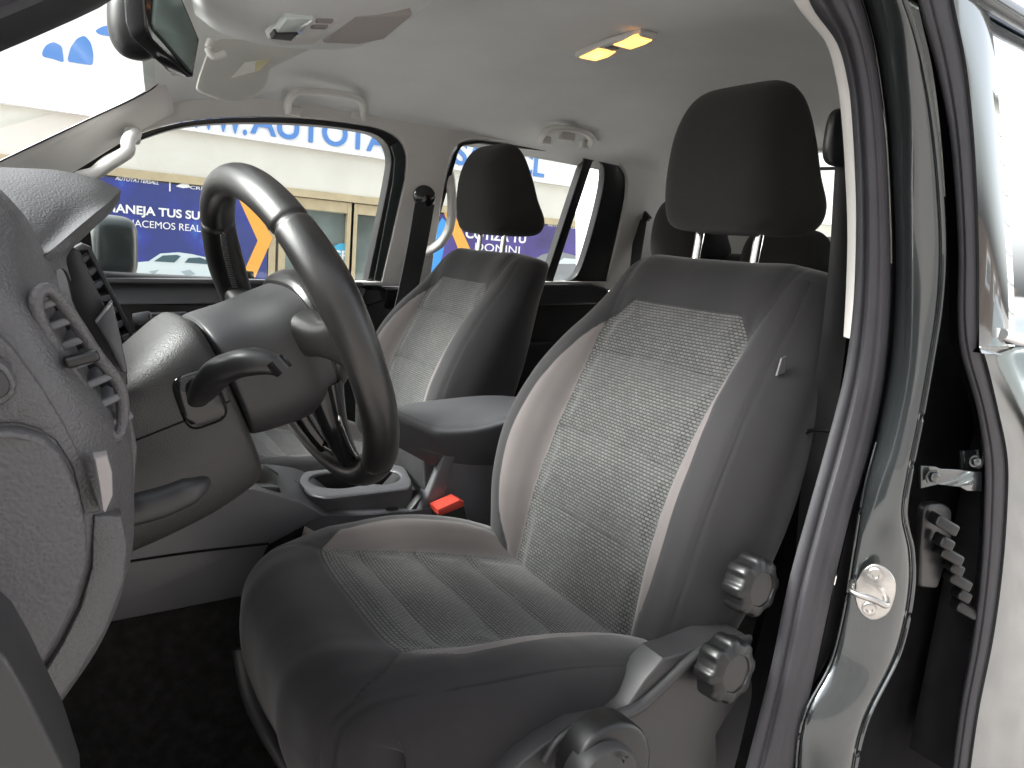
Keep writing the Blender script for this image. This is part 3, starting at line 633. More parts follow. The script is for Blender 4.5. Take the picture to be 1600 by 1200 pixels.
band('jamb_gap', pl(gl_, .43), pl(gr_, .43), M['dark'], trk, bulge=-.004, m=7, n=90, thick=.012, off=(1, .5, 0))
pr_ = [(1398, -40), (1410, 0), (1430, 60), (1446, 130), (1457, 200), (1467, 300), (1471, 400), (1466, 480), (1452, 570), (1436, 660), (1420, 740), (1412, 800), (1424, 862), (1424, 920), (1404, 1015), (1350, 1130), (1325, 1260)]
gr2 = [(1338, -40), (1352, 0), (1369, 60), (1381, 130), (1390, 200), (1396, 300), (1400, 400), (1398, 490), (1388, 590), (1368, 690), (1352, 750), (1342, 800), (1331, 870), (1318, 950), (1296, 1035), (1254, 1120), (1240, 1260)]
def jambprof(t): return math.sin(math.pi * t) ** .5
jl = pl(gr2, .425); jr = pl(pr_, .392)
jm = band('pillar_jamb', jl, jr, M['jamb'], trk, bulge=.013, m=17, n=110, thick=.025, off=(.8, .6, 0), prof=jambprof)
# pinch flange edges (rolled metal lips)
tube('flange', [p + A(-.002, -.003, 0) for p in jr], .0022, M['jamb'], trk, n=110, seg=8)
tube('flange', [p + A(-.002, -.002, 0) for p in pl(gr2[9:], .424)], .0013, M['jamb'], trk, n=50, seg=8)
# dark cavity between pillar and rear door
dr_ = [(1425, -40), (1440, 20), (1462, 100), (1482, 200), (1492, 300), (1497, 400), (1496, 500), (1500, 545), (1526, 640), (1538, 720), (1538, 800), (1532, 900), (1520, 1000), (1500, 1110), (1480, 1260)]
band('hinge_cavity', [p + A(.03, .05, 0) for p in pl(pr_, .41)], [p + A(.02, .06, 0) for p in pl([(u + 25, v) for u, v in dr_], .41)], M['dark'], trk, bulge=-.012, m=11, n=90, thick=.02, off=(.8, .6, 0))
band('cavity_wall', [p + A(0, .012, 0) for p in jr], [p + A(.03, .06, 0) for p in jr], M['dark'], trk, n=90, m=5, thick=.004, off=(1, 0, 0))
# rear driver-side door (closed against its own seal) : seal strip, outer skin, window
nd_ = link('rear_driver_door', fixn(pydata(*(lambda: ([(.98, .40, -.62), (1.75, .40, -.62), (1.75, .40, -.1), (.98, .40, -.1), (.98, .455, -.62), (1.75, .455, -.62), (1.75, .455, -.1), (.98, .455, -.1)], [(0, 1, 2, 3), (7, 6, 5, 4), (0, 4, 5, 1), (1, 5, 6, 2), (2, 6, 7, 3), (3, 7, 4, 0)]))())), M['dark'], trk, smooth=False)
dsr = [(1478, -40), (1490, 20), (1506, 100), (1517, 200), (1523, 300), (1526, 400), (1526, 500), (1532, 548), (1556, 640), (1571, 720), (1570, 800), (1562, 900), (1548, 1000), (1526, 1110), (1505, 1260)]
band('edge_seal', pl(dr_, .398), pl(dsr, .388), M['rub'], nd_, bulge=.007, m=21, n=90, thick=.03, off=(.9, .45, 0), prof=lambda t: math.sin(math.pi * t) ** .6 - .35 * math.exp(-((t - .35) / .05) ** 2))
fr_r = [(u + 4, v) for u, v in dsr]
# window frame (upper) and body skin (lower) run rearwards from the seal
top = pl(fr_r[:7], .384); low = pl([(1530, 541)] + fr_r[7:], .384)
up_edge = [P(u, v, Y=.384) for u, v in ((1532, -40), (1552, 60), (1560, 150), (1571, 260), (1579, 360), (1584, 450), (1586, 541))]
band('window_frame', top[:7] + [P(1530, 541, Y=.384)], up_edge[:6] + [P(1586, 541, Y=.384)] , M['paint'], nd_, bulge=.003, n=60, m=9, thick=.03, off=(0, 1, 0))
quad('window_pane', [P(1528, -60, Y=.392), A(1.5, .392, P(1540, -60, Y=.392)[2]), A(1.5, .392, -.075), P(1586, 545, Y=.392)], mat('tinted_glass', (.62, .64, .66), .03, metal=1), nd_, thick=.004, ext=(0, 1, 0))
tube('window_bead', [P(1566, 522, Y=.378), P(1585, 530, Y=.376), P(1640, 534, Y=.376), P(1900, 552, Y=.376)], .006, M['chrome'], nd_, n=20, seg=10)
tube('roof_moulding', [P(1505, -28, Y=.38), P(1560, 8, Y=.38), P(1640, 55, Y=.38), P(1800, 140, Y=.38)], .008, M['jamb'], nd_, n=20, seg=10)
lr = [A(1.6, .384, p[2]) for p in low]
band('door_skin', low, lr, M['paint'], nd_, n=90, m=30, thick=.03, off=(0, 1, 0), bulge=.02, prof=lambda t: min(1, t * 6) ** .7 * .6)
band('door_skin_top', [P(1530, 541, Y=.384), P(1534, 552, Y=.380)], [A(1.6, .384, -.075), A(1.6, .376, -.09)], M['paint'], nd_, n=6, m=8, thick=.02, off=(0, 1, 0))
# striker
stc = P(1363, 921, Y=.400)
sk = thing('door_striker', stc, 'steel door striker loop on the painted pillar beside the lower seal', 'striker')
nv = A(-.85, -.52, .0); nv /= np.linalg.norm(nv); sx = A(.52, -.85, 0) ; sx /= np.linalg.norm(sx)
def SK(a, b, h=0): return stc + sx * a + A(0, 0, 1) * b + nv * (h + .002)
pts = [(-.014, .004), (-.010, .022), (-.002, .031), (.006, .030), (.016, .018), (.018, -.006), (.014, -.024), (.004, -.033), (-.004, -.030), (-.012, -.016)]
plate('base_plate', [(a * 1e4, -b * 1e4) for a, b in cr(np.array(pts), 40, closed=True)], lambda u, v: SK(u / 1e4 * 1.15, -v / 1e4 * .95, .003), M['steel'], sk, ext=-nv, thick=.004, bev=12)
for b in (.019, -.019):
    lathe('screw', [(.0072, .002), (.0072, .0045), (.0055, .0055), (.0035, .0052), (.0032, .003)], SK(0, b, .001), nv, M['steel'], sk, seg=24)
tube('loop', [SK(.014, -.004, 0), SK(.013, -.004, .022), SK(.004, .0, .026), SK(-.018, .003, .026), SK(-.020, .003, .0)], .0032, M['steel'], sk, n=30, seg=12)
# door hinge bracket
hb = plate('hinge', [(1440, 727), (1462, 728), (1470, 732), (1505, 734), (1535, 738), (1535, 768), (1512, 768), (1500, 762), (1466, 758), (1440, 764)], lambda u, v: P(u, v, Y=.410 - (u - 1440) * .0001), M['jamb'], trk, thick=.006, bev=1.5)
for (u, v, r) in ((1455, 744, .006), (1521, 720, .005)):
    lathe('bolt', [(r * 1.4, 0), (r * 1.4, .002), (r, .0025), (r, .006), (r * .8, .007)], P(u, v, Y=.405), A(-.4, -.9, .05), M['jamb'], hb, seg=6 if u < 1500 else 20)
plate('hinge_leaf', [(1506, 705), (1536, 700), (1538, 734), (1506, 733)], lambda u, v: P(u, v, Y=.414), M['jamb'], hb, thick=.006, bev=1.5)
# rubber cable boot
cb = thing('cable_boot', P(1480, 880, Y=.42), 'black ribbed rubber cable boot in the gap below the door hinge', 'cable boot')
plate('boot_plate', [(1446, 800), (1452, 788), (1474, 786), (1488, 796), (1488, 850), (1466, 920), (1438, 918), (1440, 860)], lambda u, v: P(u, v, Y=.418), M['blk'], cb, thick=.012, bev=3, round_=6)
for k, (u, v) in enumerate(((1474, 818), (1474, 846), (1482, 866), (1490, 886), (1496, 906), (1502, 928), (1506, 950))):
    c = P(u, v, Y=.404 + k * .001); rbox('rib', c, (.011 + .013 * (k % 2 == 0) + .008, .018, .0135), M['blk'], cb, axes=((.86, -.4, -.45), (.45, .85, 0), (.5, 0, .86)), bev=.003)

# ================================================================== SEATS
SC = A(.575, .705, -.436); sa = A(.331, 0, .9436); sn = A(-.9436, 0, .331)
def attr(me, nm, vals):
    a = me.attributes.new(nm, 'FLOAT', 'POINT'); a.data.foreach_set('value', np.array(vals, dtype=np.float32))
def sdbox_poly(px, py, poly):
    """signed distance to polygon, negative inside"""
    d = 1e9; inside = False; n = len(poly)
    for i in range(n):
        x1, y1 = poly[i]; x2, y2 = poly[(i + 1) % n]; ex, ey = x2 - x1, y2 - y1; wx, wy = px - x1, py - y1
        t = max(0, min(1, (wx * ex + wy * ey) / (ex * ex + ey * ey))); d = min(d, math.hypot(wx - ex * t, wy - ey * t))
        if (y1 > py) != (y2 > py) and px < (x2 - x1) * (py - y1) / (y2 - y1) + x1: inside = not inside
    return -d if inside else d
def sdline(px, py, ln):
    d = 1e9
    for (x1, y1), (x2, y2) in zip(ln[:-1], ln[1:]):
        ex, ey = x2 - x1, y2 - y1; wx, wy = px - x1, py - y1; t = max(0, min(1, (wx * ex + wy * ey) / (ex * ex + ey * ey))); d = min(d, math.hypot(wx - ex * t, wy - ey * t))
    return d
def lerpt(x, xs_, ys_): return float(np.interp(x, xs_, ys_))
def smt(x, xs_, ys_):   # smooth table look-up
    x = min(max(x, xs_[0]), xs_[-1]); i = min(len(xs_) - 2, max(0, int(np.searchsorted(xs_, x, 'right') - 1)))
    h = xs_[i + 1] - xs_[i]; t = (x - xs_[i]) / h
    def sl_(k):
        if k <= 0: return (ys_[1] - ys_[0]) / (xs_[1] - xs_[0])
        if k >= len(xs_) - 1: return (ys_[-1] - ys_[-2]) / (xs_[-1] - xs_[-2])
        return (ys_[k + 1] - ys_[k - 1]) / (xs_[k + 1] - xs_[k - 1])
    m0, m1 = sl_(i) * h, sl_(i + 1) * h
    return (2 * t ** 3 - 3 * t * t + 1) * ys_[i] + (t ** 3 - 2 * t * t + t) * m0 + (-2 * t ** 3 + 3 * t * t) * ys_[i + 1] + (t ** 3 - t * t) * m1
bs = [-.10, -.03, .03, .10, .18, .26, .32, .37, .41, .44, .465, .482, .490]
WC = [.150, .170, .184, .196, .200, .193, .182, .170, .163, .158, .152, .143, .128]
TC = [.015, .028, .046, .066, .075, .065, .047, .025, .009, .000, -.010, -.026, -.055]
WM = [.170, .190, .203, .217, .224, .219, .208, .196, .186, .181, .175, .165, .145]
T0 = [-.010, .0, .012, .026, .030, .022, .010, .003, .002, .0, -.008, -.024, -.053]
def backrest(parent, cx):
    NS, NW = 230, 241
    svals = np.concatenate([np.linspace(-.10, .44, 190), .44 + .05 * np.sin(np.linspace(0, math.pi / 2, 41)[1:])])
    G = []; at_i = []; at_p = []; at_s = []; uvs = []
    ins_poly = [(-.118, -.2), (-.124, .0), (-.121, .08), (-.118, .16), (-.121, .26), (-.128, .345), (-.127, .368), (-.096, .404), (.096, .404), (.127, .368), (.128, .345), (.121, .26), (.118, .16), (.121, .08), (.124, .0), (.118, -.2)]
    ctrlw = None
    for s in svals:
        wc, tc_, wm, t0 = (smt(s, bs, q) for q in (WC, TC, WM, T0))
        wi = .121; top = max(0, (s - .37) / .12)
        fw = tc_ - t0
        bk = -.120
        half = [(0, t0), (.06, t0 + .0), (.105, t0 + .004), (min(wi, wc - .02), t0 + .12 * fw + .003), (wi + (wc - wi) * .24, t0 + .66 * fw), (wi + (wc - wi) * .48, tc_ - .001), (wc - .004, tc_ - .004), (wc + (wm - wc) * .7, tc_ + (bk - tc_) * .21), (wm, tc_ + (bk - tc_) * .42), (wm - .012, tc_ + (bk - tc_) * .66), (wm - .045, bk + .014), (wm - .075, bk), (wm * .5, bk - .004), (0, bk - .004)]
        if s > .47:
            pass
        half = np.array(half)
        hp = cr(half, 140)
        # uneven sampling: more points on the front
        arc = np.concatenate([[0], np.cumsum(np.linalg.norm(np.diff(hp, axis=0), axis=1))])
        full_w = np.concatenate([-hp[::-1][:-1, 0], hp[:, 0]]); full_t = np.concatenate([hp[::-1][:-1, 1], hp[:, 1]]); full_a = np.concatenate([-arc[::-1][:-1], arc])
        row = []
        for w_, t_, a_ in zip(full_w, full_t, full_a):
            back_ = t_ < -.045 and True
            fr = abs(w_) <= wc + .004 and t_ > -.045 - (0 if s < .44 else .05)
            di = sdbox_poly(w_, s, ins_poly) if (fr) else .05
            # light side panel on the inner face of the bolster
            wo = smt(s, [-.1, 0, .06, .12, .18, .24, .30, .34, .365, .38], [.128, .135, .158, .167, .167, .161, .148, .138, .128, .12])
            dp = (abs(w_) - wo) if fr and s < .37 else .05
            dp = max(dp, -(di) * 1.0) if fr else dp
            sm = .05
            if fr or abs(w_) > wc:
                cs = abs(abs(w_) - (wc + .002)) if t_ > -.06 else .05
                sm = min(sm, cs if s < .46 else .05)
            if fr:
                if abs(di) < .05: sm = min(sm, abs(di) * 1.2 + .0002)
                if di < 0:
                    for q in (.325, .205, .095): sm = min(sm, abs(s - q + .10 * w_ * w_ * 4))
                if s > .36: sm = min(sm, sdline(abs(w_), s, [(.127, .372), (.135, .42), (.142, .50)]) + .0006)
                if dp < .01 and abs(dp) < .01: sm = min(sm, abs(dp) + .0012)
            g = math.exp(-(sm / .0022) ** 2) * .0020
            if di < -.004: # quilting between seams
                t_ += .006 * (1 - math.exp(-(sm / .02) ** 2)) * min(1, -di / .02)
            t_ -= g if fr else 0
            row.append(SC + A(0, cx, 0) + A(0, w_, 0) + sa * s + sn * t_)
            at_i.append(di); at_p.append(dp); at_s.append(sm); uvs.append((a_, s))
        G.append(row)
    n, m = len(G), len(G[0])
    vs = [p for r in G for p in r]; fs = [(i * m + j, i * m + (j + 1) % m, (i + 1) * m + (j + 1) % m, (i + 1) * m + j) for i in range(n - 1) for j in range(m)]
    fs.append(tuple((n - 1) * m + j for j in range(m)))
    me = pydata(vs, fs)
    uv = me.uv_layers.new(name='UVMap')
    for l in me.loops: uv.data[l.index].uv = uvs[l.vertex_index]
    attr(me, 'sd_insert', at_i); attr(me, 'sd_panel', at_p); attr(me, 'seam', at_s)
    return link('backrest', fixn(me), M['seat'], parent, sharp=70)
# cushion: profile path from the front skirt over the nose to the rear
CP = np.array([(.272, -.70), (.226, -.60), (.190, -.52), (.173, -.455), (.178, -.408), (.205, -.384), (.255, -.382), (.34, -.396), (.43, -.413), (.52, -.434), (.60, -.455), (.70, -.48)])
def cushion(parent, cx):
    n0 = 210; path = cr(CP, n0); tang = np.gradient(path, axis=0); tang /= np.linalg.norm(tang, axis=1)[:, None]; nor = np.stack([-tang[:, 1], tang[:, 0]], 1)
    arc = np.concatenate([[0], np.cumsum(np.linalg.norm(np.diff(path, axis=0), axis=1))]); tot = arc[-1]
    # arc position where x = .27 on the top (insert front edge)
    top_i = [i for i in range(n0) if path[i][0] > .266 and path[i][1] > -.46 and nor[i][1] > .8][0]; a0 = arc[top_i]
    G = []; at_i = []; at_p = []; at_s = []; uvs = []
    for i in range(n0):
        a = arc[i] - a0
        f = (arc[i]) / tot
        wc = smt(a, [-.48, -.30, -.20, -.12, -.05, .03, .12, .22, .32, .45], [.135, .152, .160, .167, .175, .186, .196, .200, .196, .185])
        wm = wc + smt(a, [-.48, -.2, -.1, 0, .2, .45], [.03, .030, .026, .022, .018, .016])
        hb = smt(a, [-.48, -.15, -.05, .03, .12, .22, .30, .45], [-.004, .0, .004, .018, .034, .038, .030, .012])
        dp_side = smt(a, [-.48, -.2, -.1, 0, .45], [.10, .10, .13, .17, .19])
        half = [(0, 0), (.06, .0), (.105, .002), (.125, .004 + .12 * hb), (.125 + (wc - .125) * .26, .66 * hb), (.125 + (wc - .125) * .52, hb), (wc - .002, hb - .003), (wc + (wm - wc) * .7, hb - .024), (wm, hb - .06), (wm + .002, -dp_side * .75), (wm - .02, -dp_side), (0, -dp_side - .002)]
        q_ = min(1, max(0, (.02 - a) / .12))
        rnd_ = [(wc - .060, hb * .8), (wc - .022, hb - .006), (wm - .014, hb - .024), (wm - .003, hb - .052), (wm, hb - .085)]
        for ii, pp in zip(range(4, 9), rnd_): half[ii] = (half[ii][0] * (1 - q_) + pp[0] * q_, half[ii][1] * (1 - q_) + pp[1] * q_)
        if q_ > 0: half[3] = (half[3][0] * (1 - q_) + (wc - .085) * q_, half[3][1])
        if q_ > .0: half[2] = (half[2][0] * (1 - q_) + .06 * q_, half[2][1]); half[1] = (half[1][0] * (1 - q_) + .03 * q_, 0)
        hp = cr(np.array(half), 130); ar = np.concatenate([[0], np.cumsum(np.linalg.norm(np.diff(hp, axis=0), axis=1))])
        fw = np.concatenate([-hp[::-1][:-1, 0], hp[:, 0]]); fh = np.concatenate([hp[::-1][:-1, 1], hp[:, 1]]); fa = np.concatenate([-ar[::-1][:-1], ar]); row = []
        for w_, h_, a_ in zip(fw, fh, fa):
            fr = abs(w_) <= wc + .004 and h_ > -.03
            ip = [(-.125, 0), (-.122, .5), (.122, .5), (.125, 0)]
            di = sdbox_poly(w_, a, ip) if fr else .05
            wo = wc - .004; dp = max(abs(w_) - wo, (.0 + (abs(w_) - .125) * .95) - a, -(abs(w_) - .123), -di) if fr else .05
            if fr: dp = max(abs(w_) - smt(a, [0, .08, .16, .25, .33, .45], [.155, .168, .170, .165, .145, .12]), (abs(w_) - .125) * .9 - a, .124 - abs(w_), -di)
            sm = .05
            if fr:
                sm = min(sm, abs(di) * 1.2 + .0002)
                if di < 0:
                    for q in (.055, .135, .215): sm = min(sm, abs(a - q + .5 * w_ * w_))
                if abs(dp) < .01: sm = min(sm, abs(dp) + .0012)
                if a < .02: sm = min(sm, sdline(abs(w_), a, [(.125, .0), (.150, -.03), (.16, -.07), (.145, -.14), (.135, -.5)]))
            if h_ > -.06 and abs(w_) > wc - .01: sm = min(sm, abs(h_ - (hb - .012)))
            if not fr and h_ < -.04: sm = min(sm, abs(h_ + .100) + .0008, abs(h_ + .128) + .0012)
            g = math.exp(-(sm / .0022) ** 2) * .0020
            hh_ = h_ - (g if h_ > -.09 else 0) + (.004 * (1 - math.exp(-(sm / .02) ** 2)) * min(1, max(0, -di) / .02) if di < 0 else 0)
            # plan rounding of the front corners
            k = max(0, (abs(w_) / .2)) ** 4 * .030 * smt(a, [-.48, -.1, .05, .2, .45], [1, 1, .35, 0, 0])
            p = A(path[i][0] + nor[i][0] * hh_ + k, w_ + .705 + cx, path[i][1] + nor[i][1] * hh_)
            row.append(p); at_i.append(di); at_p.append(dp); at_s.append(sm); uvs.append((a_, a))
        G.append(row)
    n, m = len(G), len(G[0]); vs = [p for r in G for p in r]
    fs = [(i * m + j, i * m + (j + 1) % m, (i + 1) * m + (j + 1) % m, (i + 1) * m + j) for i in range(n - 1) for j in range(m)]
    fs.append(tuple(range(m))[::-1]); fs.append(tuple((n - 1) * m + j for j in range(m)))
    me = pydata(vs, fs); uv = me.uv_layers.new(name='UVMap')
    for l in me.loops: uv.data[l.index].uv = uvs[l.vertex_index]
    attr(me, 'sd_insert', at_i); attr(me, 'sd_panel', at_p); attr(me, 'seam', at_s)
    return link('cushion', fixn(me), M['seat'], parent, sharp=70)
HP = [(-.052, -.070), (-.060, -.02), (-.054, .04), (-.034, .078), (-.010, .093), (.004, .090), (.030, .046), (.056, -.02), (.080, -.070), (.072, -.086), (.0, -.092), (-.040, -.088)]
def headrest(parent, c, hw=.092, prof=HP, name='headrest', k=1.0):
    pr = cr(np.array(prof) * k, 72, closed=True); G = []
    ys_ = np.concatenate([-np.cos(np.linspace(0, math.pi, 45))])
    for y in ys_:
        e = (1 - abs(y) ** 7) ** .40 if abs(y) < 1 else 0
        e = max(e, .02)
        row = []
        for x, z in pr:
            zz = z * (e * .38 + .62) if z > 0 else z * (.3 * e + .7)
            cxp, czp = .024 * k, -.012 * k
            ee = e ** .8
            hwz = hw * (1 - .055 * zz / .09 * (1 if zz < 0 else .6))
            row.append(c + A(cxp + (x - cxp) * (ee * .85 + .15 * min(1, e * 6)) + .012 * abs(y) ** 3, y * hwz, czp + (zz - czp) * (.42 + .58 * ee if e > .03 else .40)))
        G.append(row)
    return link(name, fixn(gridmesh(G, cv=True, capu=True)), M['fabd'], parent, sharp=60)
def knob(parent, c, r=.030, name='recliner_knob'):
    o = lathe(name, [(r * .6, -.020), (r * .6, -.014), (r * .93, -.014), (r, -.011), (r, .007), (r * .95, .0105), (r * .88, .012), (r * .60, .014), (r * .58, .0125), (.0015, .0125)], c, A(.02, -1, .08), M['knob'], parent, seg=128, lobes=8, lobe_amp=.12)
    return o
def make_seat(cx, loc, label):
    t = thing('front_seat', loc, label, 'car seat', 'front bucket seats')
    backrest(t, cx); cushion(t, cx)
    hc = A(.760, .700 + cx, .138)
    headrest(t, hc)
    for dy_ in (-.050, .052):
        tube('headrest_post', [hc + A(-.003, dy_, -.20), hc + A(.008, dy_, -.05)], .0058, M['chrome'], t, n=6, seg=14)
    rbox('seat_base', A(.46, .705 + cx, -.66), (.40, .30, .24), M['blk'], t, bev=.02)
    return t
s1 = make_seat(0, (.45, .705, -.80), 'driver seat with charcoal cloth and woven grey insert in the open doorway')
# side valance, dials and tag of the near seat
def vy(u, v): return P(u, v, Y=.462 - .02 * max(0, (v - 1100) / 100))
plate('side_valance', [(1178, 1000), (1160, 990), (1110, 1003), (1065, 1022), (1038, 1030), (1010, 1062), (985, 1100), (962, 1120), (900, 1135), (850, 1165), (820, 1190), (780, 1230), (780, 1320), (1110, 1320), (1125, 1240), (1120, 1150), (1150, 1100)], lambda u, v: P(u, v, Y=.470), M['plas'], s1, thick=.035, bev=4)
tube('side_valance_rim', [P(u, v, Y=.468) for u, v in ((1172, 996), (1140, 1000), (1108, 1010), (1072, 1036), (1030, 1076), (995, 1106), (950, 1122), (905, 1136), (872, 1158), (850, 1190))], [.003, .004, .005, .006, .006, .006, .006, .006, .005, .004], M['plas'], s1, n=50, seg=16)
knob(s1, P(1174, 914, Y=.460)); knob(s1, P(1134, 1044, Y=.446), .032)
lathe('height_dial', [(.042, -.02), (.042, .004), (.040, .008), (.036, .009), (.002, .009)], P(950, 1196, Y=.425), A(-.05, -1, .1), M['knob'], s1, seg=64)
lathe('dial_cap', [(.034, -.01), (.034, .009), (.031, .013), (.002, .013)], P(938, 1216, Y=.418), A(-.05, -1, .1), M['plas'], s1, seg=64)
lathe('dial_pin', [(.003, 0), (.003, .003), (.0005, .003)], P(976, 1186, Y=.403), A(0, -1, 0), M['blk'], s1, seg=16)
plate('side_tag', [(1222, 560), (1229, 557), (1226, 583), (1214, 587)], lambda u, v: P(u, v, Y=.515), M['console'], s1, thick=.002)
tube('seat_rail_trim', [P(384, 1010, Y=.86), P(398, 1080, Y=.84), P(430, 1150, Y=.80), P(480, 1230, Y=.76)], .018, M['plas'], s1, n=24, flat=.5)
# passenger seat = copy
s2 = s1.copy(); col.objects.link(s2)
s2.location = s1.location + Vector((.045 * S, .705 * S, -.016 * S))
for ch in [o for o in bpy.data.objects if o.parent == s1 and o.name.split('.')[0] in ('backrest', 'cushion', 'headrest', 'headrest_post', 'seat_base')]:
    c = ch.copy(); col.objects.link(c); c.parent = s2
s2['label'] = 'passenger seat with grey woven insert on the far side, partly behind the steering wheel'
# rear bench and its headrests
rb = thing('rear_bench', (1.4, 1.06, -.8), 'dark cloth rear bench seat behind the front seats', 'car seat')
rbox('backrest', A(1.58, 1.10, -.22), (.14, 1.08, .52), M['fabd'], rb, axes=((1, 0, -.15), (0, 1, 0), (.15, 0, 1)), bev=.03)
rbox('cushion', A(1.32, 1.10, -.42), (.46, 1.10, .14), M['fabd'], rb, bev=.03)
headrest(rb, P(1072, 360, X=1.50) + A(0, 0, 0), hw=.11, k=.95)
headrest(rb, P(1225, 396, X=1.53) + A(0, 0, -.02), hw=.12, k=.85)
for q in (-.05, .05):
    tube('headrest_post', [P(1072, 360, X=1.52) + A(0, q, -.15), P(1072, 360, X=1.52) + A(0, q, -.05)], .006, M['chrome'], rb, n=5, seg=10)

# ================================================================== STEERING
WCn = A(.205, .735, -.100); yaw = .1; tl_ = .409
Rz = np.array([[math.cos(yaw), -math.sin(yaw), 0], [math.sin(yaw), math.cos(yaw), 0], [0, 0, 1]])
wu = Rz @ A(-math.sin(tl_), 0, math.cos(tl_)); wl = Rz @ A(0, 1, 0); wn = np.cross(wu, wl); 
if wn[0] < 0: wn = -wn      # towards the driver
def WP(l_, u_, n_=0): return WCn + wl * l_ + wu * u_ + wn * n_
st = thing('steering_wheel', WP(0, 0, 0), 'black leather steering wheel with worn glossy rim in front of the driver seat', 'steering wheel')
R0 = .155
G = []
for i in range(480):
    q = 2 * math.pi * i / 480; c0 = WP(math.cos(q) * R0, math.sin(q) * R0); ra = wl * math.cos(q) + wu * math.sin(q); ring = []
    # stitched grooves where the leather pieces meet
    gv = sum(math.exp(-((math.degrees(q) - g_) / .8) ** 2) for g_ in (48, 132, 228, 312)) * .0026
    thick = .0164 + .0020 * sum(math.exp(-(((math.degrees(q) - g_) / 14) ** 2)) for g_ in (25, 155))
    for k in range(28):
        e = 2 * math.pi * k / 28; ring.append(c0 + (ra * math.cos(e) * .92 + wn * math.sin(e) * 1.06) * (thick - gv))
    G.append(ring)
rim = link('rim', fixn(gridmesh(G, cu=True, cv=True)), M['lea'], st, sharp=75)
# stitching along the inside of the far side of the rim
sts = []
for i in range(64):
    q = math.radians(-32 + i * 1.25); ra = wl * math.cos(q) + wu * math.sin(q); c0 = WP(math.cos(q) * R0, math.sin(q) * R0)
    for s_ in (-1, 1):
        a = c0 - ra * .0163 + wn * (-.003 + s_ * .0028); q2 = q + .013 * s_; ra2 = wl * math.cos(q2) + wu * math.sin(q2); b = WP(math.cos(q2) * R0, math.sin(q2) * R0) - ra2 * .0163 + wn * -.003
        sts.append(tube('x', [a, b], .0009, None, n=2, seg=5, raw=True))
link('stitching', join(sts), M['console'], rim)
# hub: rear bowl (facing the camera) and air-bag pad
def hubsec(n_, a, b, cu=0, cl=0, sq=3.0):
    out = []
    for k in range(48):
        q = 2 * math.pi * k / 48; c_, s_ = math.cos(q), math.sin(q); e = 2 / sq
        out.append(WP(cl + a * math.copysign(abs(c_) ** e, c_), cu + b * math.copysign(abs(s_) ** e, s_), n_))
    return out
def loftm(name, secs, m_, parent, n=30, cap=True):
    S_ = np.array(secs); G = np.array(crp(S_.reshape(len(S_), -1), n)).reshape(n, S_.shape[1], 3)
    return link(name, fixn(gridmesh(G, cv=True, capu=cap)), m_, parent, sharp=60)
loftm('hub_cover', [hubsec(-.086, .062, .056, -.004), hubsec(-.080, .066, .060, -.006), hubsec(-.050, .068, .062, -.010), hubsec(-.020, .072, .062, -.010), hubsec(.002, .070, .058, -.006)], M['plas'], st, 30)
loftm('airbag_pad', [hubsec(.0025, .070, .060, -.004, sq=2.8), hubsec(.010, .070, .062, -.002, sq=2.8), hubsec(.026, .062, .057, .002, sq=2.6), hubsec(.034, .045, .043, .004, sq=2.4), hubsec(.037, .015, .015, .004)], M['lea'], st, 30)
for sgn in (-1, 1):
    G = []
    for t in np.linspace(0, 1, 20):
        l_ = (.055 + (.148 - .055) * t) * sgn; wd = .024 - .010 * math.sin(math.pi * min(1, t * .9)) + .006 * t; ring = []
        th = .020 - .008 * t
        for k in range(24):
            q = 2 * math.pi * k / 24; c_, s_ = math.cos(q), math.sin(q)
            ring.append(WP(l_, .012 + .004 * t + wd * math.copysign(abs(c_) ** .7, c_), -.004 + th * math.copysign(abs(s_) ** .7, s_)))
        G.append(ring)
    link('spoke', fixn(gridmesh(G, cv=True, capu=True)), M['lea'], st, sharp=60)
# thumb pads
for sgn in (-1, 1): superq('thumb_pad', WP(.112 * sgn, .018, .010), (.024, .012, .009), M['perf'], st, e=(.7, .7), axes=(wl, wu, wn))
# lower double spoke with open slot and bright edge
for sgn in (-1, 1):
    tube('lower_spoke', [WP(.048 * sgn, -.040, -.006), WP(.045 * sgn, -.085, -.010), WP(.034 * sgn, -.125, -.006), WP(.030 * sgn, -.150, 0)], [.020, .015, .012, .010], M['gloss'], st, n=24, seg=16, ref=wn, flat=1.0)
    tube('spoke_trim', [WP(.060 * sgn, -.050, -.006), WP(.058 * sgn, -.09, -.008), WP(.048 * sgn, -.120, -.004), WP(.044 * sgn, -.140, .002)], .0022, M['chrome'], st, n=20, seg=8)
tube('spoke_bracket', [WP(-.03, -.135, -.004), WP(.03, -.135, -.004)], .006, M['gloss'], st, n=8, seg=10)
lathe('screw', [(.003, 0), (.003, .004), (.0005, .004)], WP(-.046, -.115, -.004), -wl, M['chrome'], st, seg=12)
# column
cl = thing('steering_column', WP(0, 0, -.2), 'grained grey steering column shroud behind the wheel with stalk and adjuster lever', 'steering column')
def csec(n_, hw, hu, hd, cu=0, e=.55):
    out = []
    for k in range(64):
        q = 2 * math.pi * k / 64; c_, s_ = math.cos(q), math.sin(q)
        out.append(WP(hw * math.copysign(abs(c_) ** e, c_), cu + (hu if s_ > 0 else hd) * math.copysign(abs(s_) ** e, s_), n_))
    return out
shr = loftm('upper_shroud', [csec(-.30, .055, .005, .10), csec(-.22, .062, .022, .115), csec(-.15, .068, .044, .118), csec(-.105, .070, .060, .112), csec(-.092, .066, .058, .106), csec(-.088, .055, .05, .095)], M['column'], cl, 40)
_g = on(shr, .0003)
tube('shroud_seam', [_g(u, v) for u, v in ((208, 690), (225, 683), (250, 673), (275, 663), (292, 656))], .0008, M['dark'], cl, n=30, seg=6)
